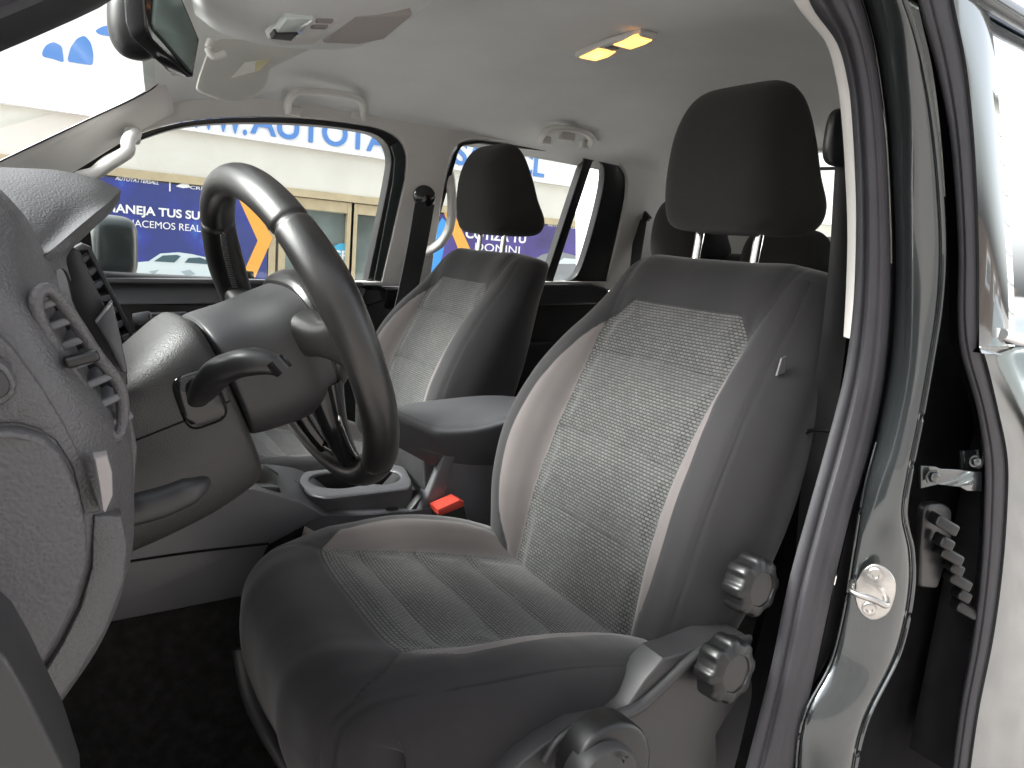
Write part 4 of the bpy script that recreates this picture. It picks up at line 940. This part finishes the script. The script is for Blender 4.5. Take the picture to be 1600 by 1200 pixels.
tube('shroud_seam', [_g(u, v) for u, v in ((345, 634), (358, 627), (370, 620), (380, 612))], .0008, M['dark'], cl, n=20, seg=6)
# stalk and its socket
s0 = P(300, 615, Y=.655)
superq('stalk_socket', P(311, 622, Y=.660), (.021, .010, .028), M['gloss'], cl, e=(.5, .5), axes=(A(.85, 0, .3), A(0, 1, 0), A(-.3, 0, .85)))
tube('indicator_stalk', [P(304, 632, Y=.668), P(318, 610, Y=.63), P(345, 580, Y=.61), P(385, 566, Y=.595), P(418, 567, Y=.585), P(442, 574, Y=.58)], [.007, .009, .012, .0145, .014, .009], M['blk'], cl, n=40, seg=20, flat=.8, sup=2.6)
tube('stalk_switch', [P(428, 562, Y=.577), P(444, 580, Y=.574)], .008, M['gloss'], cl, n=8, seg=12)
tube('adjuster_lever', [P(185, 803, Y=.60), P(215, 795, Y=.60), P(262, 781, Y=.60), P(308, 760, Y=.60), P(322, 750, Y=.605)], [.012, .014, .0135, .0125, .005], M['plas'], cl, n=24, seg=18, flat=.8, sup=2.8)

# ================================================================== DASHBOARD
db = thing('dashboard', A(0, 1.05, -.6), 'grained dark grey dashboard with instrument hood and air vents at the left edge', 'dashboard')
prof = [(-.55, -.07), (-.3, -.02), (-.10, -.005), (-.02, -.02), (.005, -.045), (.045, -.11), (.080, -.165), (.075, -.21), (.035, -.27), (-.04, -.33), (-.14, -.43), (-.25, -.5)]
rows = [[A(x + k, y, z) for x, z in prof] for y, k in ((.475, -.055), (.55, -.045), (.70, -.040), (.90, -.02), (1.10, -.01), (1.3, -.02), (1.76, -.05))]
patch('body', rows, M['dash'], db, nu=60, nv=60, thick=.02, off=(-1, 0, -.2))
# end panel facing the open door
E1 = patch('end_panel', [
    [P(-160, 262, Y=.47), P(-60, 262, Y=.475), P(20, 330, Y=.47), P(60, 400, Y=.475), P(78, 425, Y=.485)],
    [P(-160, 400, Y=.425), P(-80, 400, Y=.425), P(10, 440, Y=.428), P(60, 470, Y=.44), P(95, 498, Y=.46)],
    [P(-160, 520, Y=.415), P(-60, 520, Y=.415), P(50, 540, Y=.42), P(110, 570, Y=.437), P(150, 600, Y=.465)],
    [P(-160, 640, Y=.41), P(-40, 640, Y=.41), P(80, 645, Y=.418), P(150, 655, Y=.435), P(196, 668, Y=.47)],
    [P(-160, 760, Y=.41), P(-20, 760, Y=.41), P(100, 770, Y=.418), P(170, 780, Y=.435), P(208, 790, Y=.465)],
    [P(-160, 880, Y=.41), P(-20, 880, Y=.41), P(100, 880, Y=.42), P(165, 880, Y=.435), P(203, 880, Y=.46)],
    [P(-160, 1000, Y=.41), P(-40, 1000, Y=.41), P(70, 1000, Y=.42), P(130, 1000, Y=.433), P(160, 1000, Y=.45)],
    [P(-160, 1120, Y=.41), P(-60, 1120, Y=.41), P(20, 1120, Y=.42), P(50, 1124, Y=.43), P(75, 1128, Y=.445)],
    [P(-160, 1240, Y=.41), P(-80, 1240, Y=.41), P(-30, 1240, Y=.42), P(0, 1240, Y=.43), P(10, 1240, Y=.44)]], M['dash'], db, nu=70, nv=40, thick=.03, off=(.1, 1, 0))
def ES(o=0): return lambda u, v: P(u, v, Y=.404 - o + .0 + max(0, (u - 60) / 1000) * .10 + max(0, (520 - v)) * .00003)
plate('fuse_cover', [(-160, 690), (-30, 674), (30, 674), (66, 684), (98, 715), (122, 770), (136, 830), (137, 880), (120, 940), (90, 1000), (62, 1045), (34, 1088), (0, 1150), (-160, 1300)], lambda u, v: P(u, v, Y=.400 + max(0, u) * .00006), M['dash2'], db, thick=.014, bev=9, round_=10)
plate('side_cover', [(-160, 430), (-20, 505), (20, 545), (62, 600), (100, 662), (132, 728), (158, 800), (146, 803), (130, 805), (112, 730), (86, 690), (60, 672), (28, 662), (-40, 664), (-160, 680)], lambda u, v: P(u, v, Y=.408 + max(0, u) * .00010), M['dash'], db, thick=.010, bev=4)
plate('lower_side_cover', [(146, 806), (190, 806), (200, 850), (196, 905), (166, 985), (120, 1060), (60, 1140), (20, 1190), (0, 1160), (40, 1098), (96, 1008), (126, 948), (143, 886), (144, 840)], lambda u, v: P(u, v, Y=.410 + max(0, u) * .00010), M['dash'], db, thick=.014, bev=5)
plate('airbag_switch', [(-40, 560), (-8, 556), (14, 575), (26, 598), (24, 618), (8, 632), (-40, 640)], lambda u, v: P(u, v, Y=.401), M['dash2'], db, thick=.010, bev=5, round_=6)
plate('airbag_switch_face', [(-40, 570), (-12, 568), (8, 584), (17, 600), (15, 614), (2, 624), (-40, 630)], lambda u, v: P(u, v, Y=.399), M['plas'], db, thick=.010, bev=3, round_=6)
plate('trim_cap', [(147, 716), (168, 712), (176, 740), (177, 775), (165, 803), (160, 798), (154, 755)], lambda u, v: P(u, v, Y=.412), M['cream'], db, thick=.012, bev=2)
# near vent: bezel ring, five blades
vb = [(48, 452), (66, 440), (80, 446), (190, 600), (200, 640), (196, 690), (184, 700), (150, 640), (60, 500)]
vh = [(58, 462), (74, 452), (152, 556), (188, 608), (190, 664), (180, 684), (116, 588), (60, 494)]
nvt = tube('side_vent', [P(u, v, Y=.428 + max(0, (u - 50)) * .0002) for u, v in vh[1:] + vh[:1]], .0034, M['dash'], db, n=90, seg=12, closed=True, ref=(0, 1, 0))
plate('vent_cavity', [(50, 455), (74, 448), (196, 620), (190, 690), (60, 500)], lambda u, v: P(u, v, Y=.452 + max(0, (u - 50)) * .0002), M['dark'], nvt, thick=.01)
for k in range(7):
    t = k / 6; u, v = 72 + t * 106, 472 + t * 184
    c_ = P(u, v, Y=.436 + (u - 50) * .0002)
    rbox('vent_blade', c_ + A(-.002, .008, 0), (.018, .030, .0045), M['console'], nvt, axes=((1, .25, .42), (-.25, 1, 0), (-.42, 0, 1)), bev=.0015)
rbox('vent_tab', P(128, 560, Y=.430), (.016, .010, .006), M['knob'], nvt, axes=((1, 0, .3), (0, 1, 0), (-.3, 0, 1)), bev=.002)
# instrument hood
hood = patch('instrument_hood', [
    [P(-200, 262, Y=.66), P(-60, 259, Y=.67), P(20, 262, Y=.69), P(90, 266, Y=.72), P(150, 279, Y=.76), P(188, 296, Y=.80)],
    [P(-200, 300, Y=.56), P(-60, 290, Y=.58), P(20, 290, Y=.61), P(90, 295, Y=.65), P(140, 302, Y=.68), P(172, 314, Y=.70)],
    [P(-200, 350, Y=.49), P(-60, 340, Y=.51), P(10, 335, Y=.53), P(70, 340, Y=.56), P(105, 348, Y=.58), P(140, 340, Y=.60)],
    [P(-200, 420, Y=.445), P(-60, 410, Y=.455), P(0, 400, Y=.46), P(30, 405, Y=.475), P(52, 402, Y=.49), P(76, 394, Y=.50)]], M['dash'], db, nu=30, nv=40, thick=.012, off=(0, .5, -.8))
lip = patch('hood_lip', [
    [P(189, 297, Y=.80), P(172, 315, Y=.70), P(140, 341, Y=.60), P(76, 395, Y=.50), P(56, 420, Y=.49), P(50, 445, Y=.485)],
    [P(186, 308, Y=.80), P(168, 334, Y=.70), P(138, 361, Y=.62), P(110, 384, Y=.54), P(98, 402, Y=.52), P(96, 420, Y=.51)],
    [P(165, 320, Y=.82), P(150, 345, Y=.74), P(128, 368, Y=.66), P(108, 395, Y=.58), P(104, 410, Y=.56), P(112, 440, Y=.55)]], M['dash2'], db, nu=16, nv=30, thick=.006, off=(-.3, 1, 0))
plate('cluster_side', [(96, 400), (112, 385), (124, 392), (160, 470), (196, 560), (200, 600), (190, 620), (170, 600), (112, 470)], lambda u, v: P(u, v, Y=.64), M['plas'], db, thick=.02, bev=3)
plate('binnacle_edge', [(150, 505), (176, 470), (196, 560), (200, 585), (190, 582), (170, 540)], lambda u, v: P(u, v, Y=.62), M['console'], db, thick=.02, bev=3)
# centre vents
cv = plate('centre_vent', [(112, 388), (128, 380), (142, 386), (214, 530), (222, 552), (200, 556), (186, 540), (116, 410)], lambda u, v: P(u, v, Y=.90), M['plas'], db, holes=[[(124, 394), (136, 392), (180, 478), (206, 532), (196, 540), (160, 478), (128, 414)]], thick=.03, bev=2)
plate('vent_cavity', [(116, 388), (138, 384), (214, 536), (195, 548)], lambda u, v: P(u, v, Y=.94), M['dark'], cv, thick=.01)
for k in range(7):
    t = k / 6; u, v = 132 + t * 66, 404 + t * 122; w_ = 1.5 if k == 3 else 1
    plate('vent_blade', [(u - 9, v - 1), (u + 8 * w_, v - 8), (u + 11 * w_, v - 2), (u + 2, v + 7), (u - 6, v + 7)], lambda a, b: P(a, b, Y=.905), M['console'], cv, thick=.025, bev=1.5)
plate('stack_corner', [(196, 556), (222, 548), (240, 588), (214, 576)], lambda u, v: P(u, v, Y=.88), M['plas'], db, thick=.05, bev=2)
plate('stack_lower', [(192, 566), (214, 574), (240, 590), (225, 606), (205, 590)], lambda u, v: P(u, v, Y=.875), M['blk'], db, thick=.05, bev=2)
lathe('volume_knob', [(.012, 0), (.012, .016), (.010, .018), (.001, .018)], P(212, 506, Y=.93), A(1, -.25, .25), M['plas'], db, seg=24)
plate('knee_panel', [(196, 600), (215, 700), (204, 850), (190, 900), (175, 900), (180, 850), (170, 690)], lambda u, v: P(u, v, Y=.50), M['dash'], db, thick=.04, bev=4)

# near front door edge (open door), bottom left corner
dd = thing('driver_door', A(-.3, .2, -.6), 'open driver door edge blurred dark grey in the bottom left corner', 'door')
plate('door_edge', [(-160, 950), (-40, 985), (10, 1030), (40, 1080), (70, 1140), (100, 1200), (130, 1290), (-160, 1290)], lambda u, v: P(u, v, Y=.30), M['plas'], dd, thick=.05, bev=12)

ddp = A(-.42, .33, 0); dde = A(-.78, -.72, 0)
def DQ(t, z, o=0): 
    q = ddp + (dde - ddp) * t; return A(q[0] + o * .94, q[1] - o * .32, z)
quad('door_panel', [DQ(0, -.78), DQ(1, -.78), DQ(1, -.10), DQ(0, -.10)], M['dash'], dd, thick=.07, ext=(-.94, .32, 0))
tube('window_frame', [DQ(.03, -.1), DQ(.35, .16), DQ(.6, .27), DQ(.9, .28), DQ(.97, .2), DQ(1, -.1)], .02, M['rub'], dd, n=40, seg=10)
quad('window_pane', [DQ(.05, -.1, .0), DQ(.99, -.1), DQ(.93, .25), DQ(.6, .25), DQ(.35, .14)], M['glass'], dd, thick=.005, ext=(-.94, .32, 0))
b5 = thing('sky_block_wall', (-6, -7, G0), 'unseen grey wall added across the street to cut near-side skylight, mirrored in the pillar paint', 'building')  # unseen wall, added to hold skylight back from the open door side
quad('wall', [(-30, -7, G0), (7, -7, G0), (7, -7, 5.5), (-30, -7, 5.5)], mat('grey_render', (.30, .29, .28), .85, var=(1, .2)), b5, thick=.4, ext=(0, -1, 0))
# ================================================================== CENTRE CONSOLE
cc = thing('centre_console', A(.45, 1.05, -.486), 'grey centre console with cup holders, gear boot and handbrake between the front seats', 'console')
def CY(u, v, y): return P(u, v, Y=y)
plate('side_panel', [(150, 770), (350, 762), (400, 766), (470, 785), (506, 806), (480, 820), (420, 852), (380, 932), (178, 972), (100, 985)], lambda u, v: CY(u, v, .955), M['console'], cc, thick=.05, bev=3)
band('side_seam', [CY(150, 886, .953), CY(205, 876, .953), CY(300, 862, .953), CY(420, 848, .953)], [CY(150, 889, .953), CY(205, 879, .953), CY(300, 865, .953), CY(420, 851, .953)], M['dark'], cc, n=20, m=4, thick=.003, bulge=.0005, off=(0, 1, 0))
# upper tray
tz = -.362
patch('top_panel', [[CY(300, 756, .965), CY(400, 768, .962), CY(470, 787, .960), CY(505, 806, .958)], [CY(318, 738, 1.03), CY(420, 748, 1.03), CY(480, 764, 1.03), CY(520, 790, 1.02)], [CY(350, 722, 1.13), CY(440, 728, 1.13), CY(480, 740, 1.14), CY(520, 770, 1.14)]], M['console'], cc, nu=12, nv=24, thick=.03, off=(0, 0, -1))
patch('rear_tray', [[CY(500, 806, .958), CY(560, 806, .955), CY(640, 800, .95), CY(690, 796, .945), CY(760, 840, .94)], [CY(505, 795, 1.0), CY(570, 795, 1.0), CY(650, 788, 1.0), CY(700, 780, 1.0), CY(770, 810, 1.0)], [CY(520, 765, 1.13), CY(600, 762, 1.13), CY(680, 750, 1.13), CY(730, 745, 1.13), CY(780, 770, 1.13)]], M['console'], cc, nu=12, nv=24, thick=.03, off=(0, 0, -1))
plate('rear_side_panel', [(500, 808), (640, 802), (690, 798), (700, 720), (790, 700), (800, 880), (640, 900), (480, 880)], lambda u, v: CY(u, v, .960), M['console'], cc, thick=.05, bev=3)
# cup holder block with two recesses
cbc = A(.395, 1.045, -.375)
tcu = [CY(465, 752, .965), CY(470, 737, 1.09)]
def cupz(u, v): return P(u, v, Z=-.352)
cup = plate('cup_holder', [(466, 752), (474, 736), (600, 722), (632, 728), (644, 752), (640, 762), (510, 777), (484, 772)][::1], cupz, M['console'], cc, holes=[[(527 + 44 * math.cos(math.radians(a)), 749 + 13 * math.sin(math.radians(a))) for a in range(40, 325, 15)] + [(596 + 30 * math.cos(math.radians(a)), 744 + 12 * math.sin(math.radians(a))) for a in list(range(220, 360, 15)) + list(range(0, 150, 15))]], ext=(0, 0, -1), thick=.006, bev=2, round_=8)
plate('cup_side', [(484, 773), (510, 778), (640, 762), (644, 752), (646, 768), (640, 801), (514, 804), (500, 795), (486, 784), (470, 765), (466, 752)], lambda u, v: CY(u, v, .985), M['console'], cup, thick=.02, bev=3, round_=6)
plate('cup_well', [(480, 756), (494, 737), (560, 735), (612, 735), (625, 750), (600, 760), (500, 766)], lambda u, v: P(u, v, Z=-.352) * 1.0 + A(0, 0, -.045), M['blk'], cup, ext=(0, 0, -1), thick=.01)
plate('cup_back', [(470, 742), (600, 724), (634, 730), (634, 752), (474, 770)], lambda u, v: CY(u, v, 1.15), M['blk'], cup, thick=.01)
# gear boot
patch('gear_boot', [[CY(372, 768, .985), CY(405, 772, .985), CY(436, 770, .985)], [CY(382, 748, .99), CY(410, 752, 1.0), CY(434, 756, .99)], [CY(388, 732, 1.03), CY(410, 728, 1.03), CY(432, 738, 1.03)], [CY(392, 728, 1.08), CY(415, 730, 1.08), CY(436, 742, 1.08)]], M['lea'], cc, nu=14, nv=14, thick=.03, off=(0, .3, -1))
plate('boot_frame', [(360, 766), (372, 760), (437, 762), (440, 770), (400, 776), (362, 773)], lambda u, v: CY(u, v, .978), M['blk'], cc, thick=.02, bev=1.5)
# armrest lid
G = []
arc_ = [CY(617, 640, 1.0), CY(700, 622, 1.0), CY(800, 625, 1.0)]
patch('armrest_lid', [[CY(622, 668, .955), CY(668, 694, .955), CY(690, 704, .955), CY(740, 712, .955), CY(800, 712, .955), CY(870, 712, .955)],
    [CY(618, 650, .955), CY(662, 671, .950), CY(684, 679, .948), CY(740, 677, .948), CY(800, 664, .948), CY(870, 652, .948)],
    [CY(619, 643, .965), CY(663, 662, .960), CY(690, 669, .958), CY(743, 667, .958), CY(800, 654, .958), CY(870, 643, .958)],
    [CY(620, 639, .98), CY(667, 655, .976), CY(700, 660, .975), CY(748, 657, .975), CY(802, 645, .975), CY(870, 635, .975)],
    [CY(626, 636, 1.03), CY(680, 640, 1.03), CY(720, 640, 1.03), CY(760, 636, 1.03), CY(805, 632, 1.03), CY(870, 626, 1.03)],
    [CY(640, 630, 1.13), CY(690, 624, 1.13), CY(740, 619, 1.13), CY(780, 618, 1.13), CY(815, 620, 1.13), CY(870, 618, 1.13)],
    [CY(645, 640, 1.15), CY(690, 634, 1.15), CY(740, 629, 1.15), CY(780, 628, 1.15), CY(815, 630, 1.15), CY(870, 628, 1.15)]], M['arm'], cc, nu=36, nv=40, thick=.03, off=(0, .3, -1))
plate('lid_front', [(616, 640), (622, 668), (668, 696), (690, 706), (664, 672)], lambda u, v: CY(u, v, .975), M['plas'], cc, thick=.12, bev=2)
plate('armrest_box', [(660, 700), (692, 708), (800, 712), (810, 860), (760, 880), (700, 850), (690, 800), (640, 798), (664, 770)], lambda u, v: CY(u, v, .968), M['plas'], cc, thick=.12, bev=4)
plate('armrest_pillar', [(692, 712), (712, 714), (700, 760), (694, 798), (656, 800), (668, 775)], lambda u, v: CY(u, v, .955), M['console'], cc, thick=.03, bev=4)
hbk = tube('handbrake', [CY(600, 655, 1.10), CY(640, 678, 1.09), CY(668, 690, 1.08), CY(700, 722, 1.07), CY(705, 760, 1.06)], [.013, .015, .016, .024, .028], M['lea'], cc, n=30, seg=18)
# buckle
bk_ = thing('belt_buckle', CY(708, 805, .93), 'black seat belt buckle with red release button beside the driver cushion', 'buckle')
plate('body', [(684, 806), (686, 798), (722, 786), (726, 792), (734, 822), (736, 850), (692, 850)], lambda u, v: CY(u, v, .925), M['blk'], bk_, thick=.035, bev=3)
plate('release_button', [(684, 796), (718, 781), (726, 784), (725, 792), (690, 806), (685, 804)], lambda u, v: CY(u, v, .922), M['red'], bk_, thick=.03, bev=1.5)

# ================================================================== ROOF FITTINGS
# dome lamp
lz = .366
dl = thing('dome_lamp', P(965, 76, Z=lz), 'lit amber roof lamp with two glowing lenses in the headliner', 'lamp')
def LZ(o=0): return lambda u, v: P(u, v, Z=lz - o)
plate('bezel', [(898, 91), (945, 70), (1000, 56), (1026, 62), (1000, 76), (935, 97)], LZ(.006), M['trim'], dl, ext=(0, 0, 1), thick=.012, bev=1.5)
for q in ([(905, 91), (935, 77), (962, 82), (950, 90), (930, 96)], [(958, 71), (995, 58), (1019, 64), (1008, 70), (985, 78)]):
    plate('lens', q, LZ(.008), M['amber'], dl, ext=(0, 0, 1), thick=.006, bev=1)
plate('rocker_switch', [(944, 76), (956, 73), (968, 77), (956, 81)], LZ(.008), M['console'], dl, ext=(0, 0, 1), thick=.006, bev=1)
# overhead console
oc = thing('overhead_console', P(450, 30, Z=.33), 'pale overhead console pod with map lamp and sunglasses box above the windscreen', 'console')
podo = patch('pod', [
    [P(270, -60, Y=.97), P(330, -40, Y=.90), P(450, -60, Y=.85), P(600, -60, Y=.86), P(720, -60, Y=.9)],
    [P(296, -10, Y=1.0), P(330, 0, Y=.95), P(440, -10, Y=.90), P(600, -15, Y=.90), P(690, -20, Y=.95)],
    [P(302, 12, Y=1.05), P(345, 32, Y=1.02), P(440, 38, Y=.98), P(580, 20, Y=.98), P(676, 2, Y=1.02)],
    [P(306, 24, Y=1.10), P(350, 52, Y=1.10), P(440, 72, Y=1.09), P(560, 70, Y=1.09), P(650, 24, Y=1.09)],
    [P(312, 24, Y=1.16), P(352, 50, Y=1.18), P(440, 71, Y=1.18), P(560, 69, Y=1.18), P(648, 24, Y=1.18)]], M['head'], oc, nu=30, nv=40, thick=.02, off=(0, .4, 1))
_f = on(podo, 0); _a, _b, _c = _f(455, 36), _f(600, 34), _f(500, 58); _n = np.cross(_b - _a, _c - _a); _n /= np.linalg.norm(_n)
if _n[2] > 0: _n = -_n
OZ = lambda o: (lambda u, v: PL(u, v, _a + _n * (o - .008), _n))
plate('lamp_panel', [(419, 62), (448, 28), (532, 32), (490, 70), (440, 72)], OZ(.013), M['trim'], oc, thick=.012, bev=1, ext=-_n)
plate('lamp_lens', [(424, 61), (449, 30), (491, 30), (462, 62)], OZ(.016), M['lens'], oc, thick=.01, bev=1, ext=-_n)
plate('lens_shade', [(424, 61), (430, 53), (466, 53), (455, 64)], OZ(.018), M['blk'], oc, thick=.006, ext=-_n)
for q in ([(496, 34), (522, 34), (518, 38), (494, 37)], [(490, 42), (514, 42), (508, 47), (486, 46)]): plate('button', q, OZ(.016), M['cream'], oc, thick=.01, bev=.8, ext=-_n)
plate('sunglasses_box', [(506, 68), (556, 27), (645, 24), (600, 62), (560, 70)], OZ(.013), mat('box_lid', (.40, .37, .35), .6), oc, thick=.012, bev=1.5, ext=-_n)
# interior mirror
im = thing('rear_view_mirror', P(270, 60, Y=.95), 'black framed interior rear view mirror hanging at the windscreen top', 'mirror')
mpl = [(243, -60), (262, -50), (310, 52), (313, 62), (304, 118), (300, 121), (240, 52), (236, 40)]
mn = A(-.95, .55, .05)
def MP(o): return lambda u, v: PL(u, v, P(280, 60, Y=.95) + mn / np.linalg.norm(mn) * o, A(.80, -.60, -.05))
plate('housing', [(222, -60), (228, 40), (236, 62), (296, 121), (303, 121), (313, 62), (308, 50), (262, -60)], MP(.004), M['gloss'], im, ext=mn, thick=.022, bev=3)
plate('mirror_glass', [(249, -60), (266, -40), (308, 56), (309, 68), (301, 114), (245, 49), (242, 38)], MP(.0), M['mirror'], im, ext=mn, thick=.006, bev=1)
tube('dimmer_tab', [P(262, 88, Y=.97), P(246, 84, Y=.97), P(238, 84, Y=.97)], [.004, .004, .0055], M['gloss'], im, n=10, seg=10)
superq('mirror_mount', P(212, 30, Y=1.03), (.03, .03, .045), M['blk'], im, e=(.8, .8))
# sun visor
vs_ = thing('sun_visor', P(390, 110, Y=1.35), 'folded beige sun visor with a pale warning label above the far door', 'sun visor')
VY = lambda o: (lambda u, v: P(u, v, Y=1.40 + (v - 110) * .0016 - o))
plate('panel', [(331, 66), (345, 60), (440, 64), (520, 60), (470, 84), (422, 108), (418, 132), (400, 150), (370, 158), (345, 156), (330, 148), (318, 145), (308, 138), (312, 120)], VY(0), M['visor'], vs_, thick=.02, bev=6, round_=5)
plate('warning_label', [(361, 122), (383, 97), (423, 92), (406, 110)], VY(.0035), M['warn'], vs_, thick=.003)
plate('label_stripe', [(400, 97), (423, 92), (406, 110), (399, 112)], VY(.0050), M['warny'], vs_, thick=.002)
tube('pivot_clip', [P(330, 62, Y=1.31), P(326, 78, Y=1.31), P(334, 88, Y=1.31), P(352, 84, Y=1.31)], .006, M['trim'], vs_, n=20, seg=12)
# grab handles
def handle(pts, pads, label, r=.008):
    t = thing('grab_handle', pts[len(pts) // 2], label, 'grab handle', 'roof and pillar grab handles')
    tube('grip', pts, r, M['trim'], t, n=40, seg=14, flat=1.4, sup=2.8, ref=(0, 1, 0))
    for c_, sz in pads: rbox('mount', c_, sz, M['trim'], t, bev=.004)
    return t
hY = 1.655
def HG(u, v, y=hY): return P(u, v, Y=y)
handle([HG(449, 172, 1.67), HG(452, 156, 1.62), HG(464, 144, 1.585), HG(500, 143, 1.58), HG(540, 148, 1.58), HG(560, 155, 1.60), HG(567, 168, 1.64), HG(566, 182, 1.67)], [(HG(458, 173, 1.675), (.035, .02, .02)), (HG(559, 180, 1.675), (.035, .02, .02)), (HG(505, 176, 1.69), (.12, .02, .02))], 'pale grab handle on the roof edge above the far front window', .0065)
handle([HG(842, 221, 1.62), HG(849, 209, 1.58), HG(866, 200, 1.55), HG(895, 202, 1.55), HG(916, 208, 1.56), HG(925, 218, 1.58), HG(919, 230, 1.62)], [(HG(851, 219, 1.62), (.03, .02, .02)), (HG(886, 212, 1.60), (.04, .02, .025)), (HG(914, 226, 1.62), (.03, .02, .02))], 'pale grab handle on the roof edge above the far rear window', .0065)
handle([P(128, 276, Y=1.66), P(150, 270, Y=1.63), P(172, 255, Y=1.60), P(190, 244, Y=1.59), P(200, 236, Y=1.59), P(200, 222, Y=1.60), P(208, 212, Y=1.65)], [(P(206, 212, Y=1.68), (.03, .03, .03))], 'pale grab handle on the far windscreen pillar', .012)
handle([P(697, 250, Y=1.76), P(704, 285, Y=1.72), P(706, 330, Y=1.70), P(700, 362, Y=1.70), P(688, 380, Y=1.71), P(668, 392, Y=1.75)], [(P(693, 246, Y=1.775), (.03, .02, .04)), (P(668, 392, Y=1.775), (.03, .02, .03))], 'pale grab handle on the far door pillar behind the seat belt guide', .010)

# ================================================================== SEAT BELTS
def belt(label, guide, strap, width, wdir, R=.016):
    t = thing('seat_belt', guide, label, 'seat belt', 'front seat belts')
    lathe('guide_ring', [(R * .9, -.006), (R * 1.25, -.004), (R * 1.3, .002), (R * 1.15, .006), (R * .5, .010), (.001, .011)], guide, A(-.35, -1, .1) if guide[1] > 1 else A(-1, .5, 0), M['gloss'], t, seg=28)
    L = [p - np.array(wdir) * width / 2 for p in strap]; R2 = [p + np.array(wdir) * width / 2 for p in strap]
    band('strap', L, R2, M['web'], t, n=40, m=5, thick=.0022, off=(0, 1, 0))
    return t
belt('passenger seat belt hanging from its black guide on the far pillar', P(663, 307, Y=1.70), [P(664, 318, Y=1.69), P(655, 370, Y=1.70), P(643, 430, Y=1.72), P(625, 510, Y=1.70), P(610, 570, Y=1.68)], .052, (1, 0, 0), .021)
lathe('chrome_rim', [(.024, 0), (.026, .002), (.024, .004)], P(663, 307, Y=1.702), A(-.3, -1, .1), M['chrome'], [o for o in bpy.data.objects if o.name.startswith('seat_belt')][0], seg=30, cap=False)
nb = thing('seat_belt', P(1313, 215, Y=.50), 'driver seat belt strap running down between the seat and the near door pillar', 'seat belt', 'front seat belts')
superq('guide_ring', P(1313, 216, Y=.50), (.022, .008, .028), M['blk'], nb, e=(.6, .7))
bl = [(1306, 235), (1302, 300), (1296, 400), (1284, 520), (1266, 640), (1258, 700), (1248, 800), (1240, 900), (1225, 1010)]
br_ = [(1330, 235), (1328, 300), (1326, 400), (1322, 520), (1308, 640), (1300, 700), (1288, 800), (1270, 900), (1250, 1010)]
band('strap', pl(bl, .505), pl(br_, .495), M['web'], nb, n=60, m=5, thick=.0025, off=(1, .6, 0), bulge=.002)
tube('strap_clip', [P(1252, 690, Y=.50), P(1256, 677, Y=.495), P(1275, 672, Y=.49), P(1297, 674, Y=.48)], .0022, M['gloss'], nb, n=20, seg=10)
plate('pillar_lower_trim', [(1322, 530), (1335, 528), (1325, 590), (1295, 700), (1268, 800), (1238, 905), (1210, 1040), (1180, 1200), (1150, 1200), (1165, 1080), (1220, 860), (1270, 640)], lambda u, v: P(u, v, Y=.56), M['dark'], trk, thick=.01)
rbt = thing('rear_belt', P(1005, 345, X=1.55), 'dark rear seat belt emerging from the far corner pillar slot', 'seat belt')
plate('slot_cover', [(990, 322), (998, 319), (1016, 340), (1010, 346), (994, 344)], lambda u, v: P(u, v, X=1.50), M['blk'], rbt, thick=.01, ext=(1, 0, 0), bev=1)
plate('strap', [(992, 342), (1010, 344), (1000, 405), (984, 420)], lambda u, v: P(u, v, X=1.495), M['web'], rbt, thick=.003, ext=(1, 0, 0))
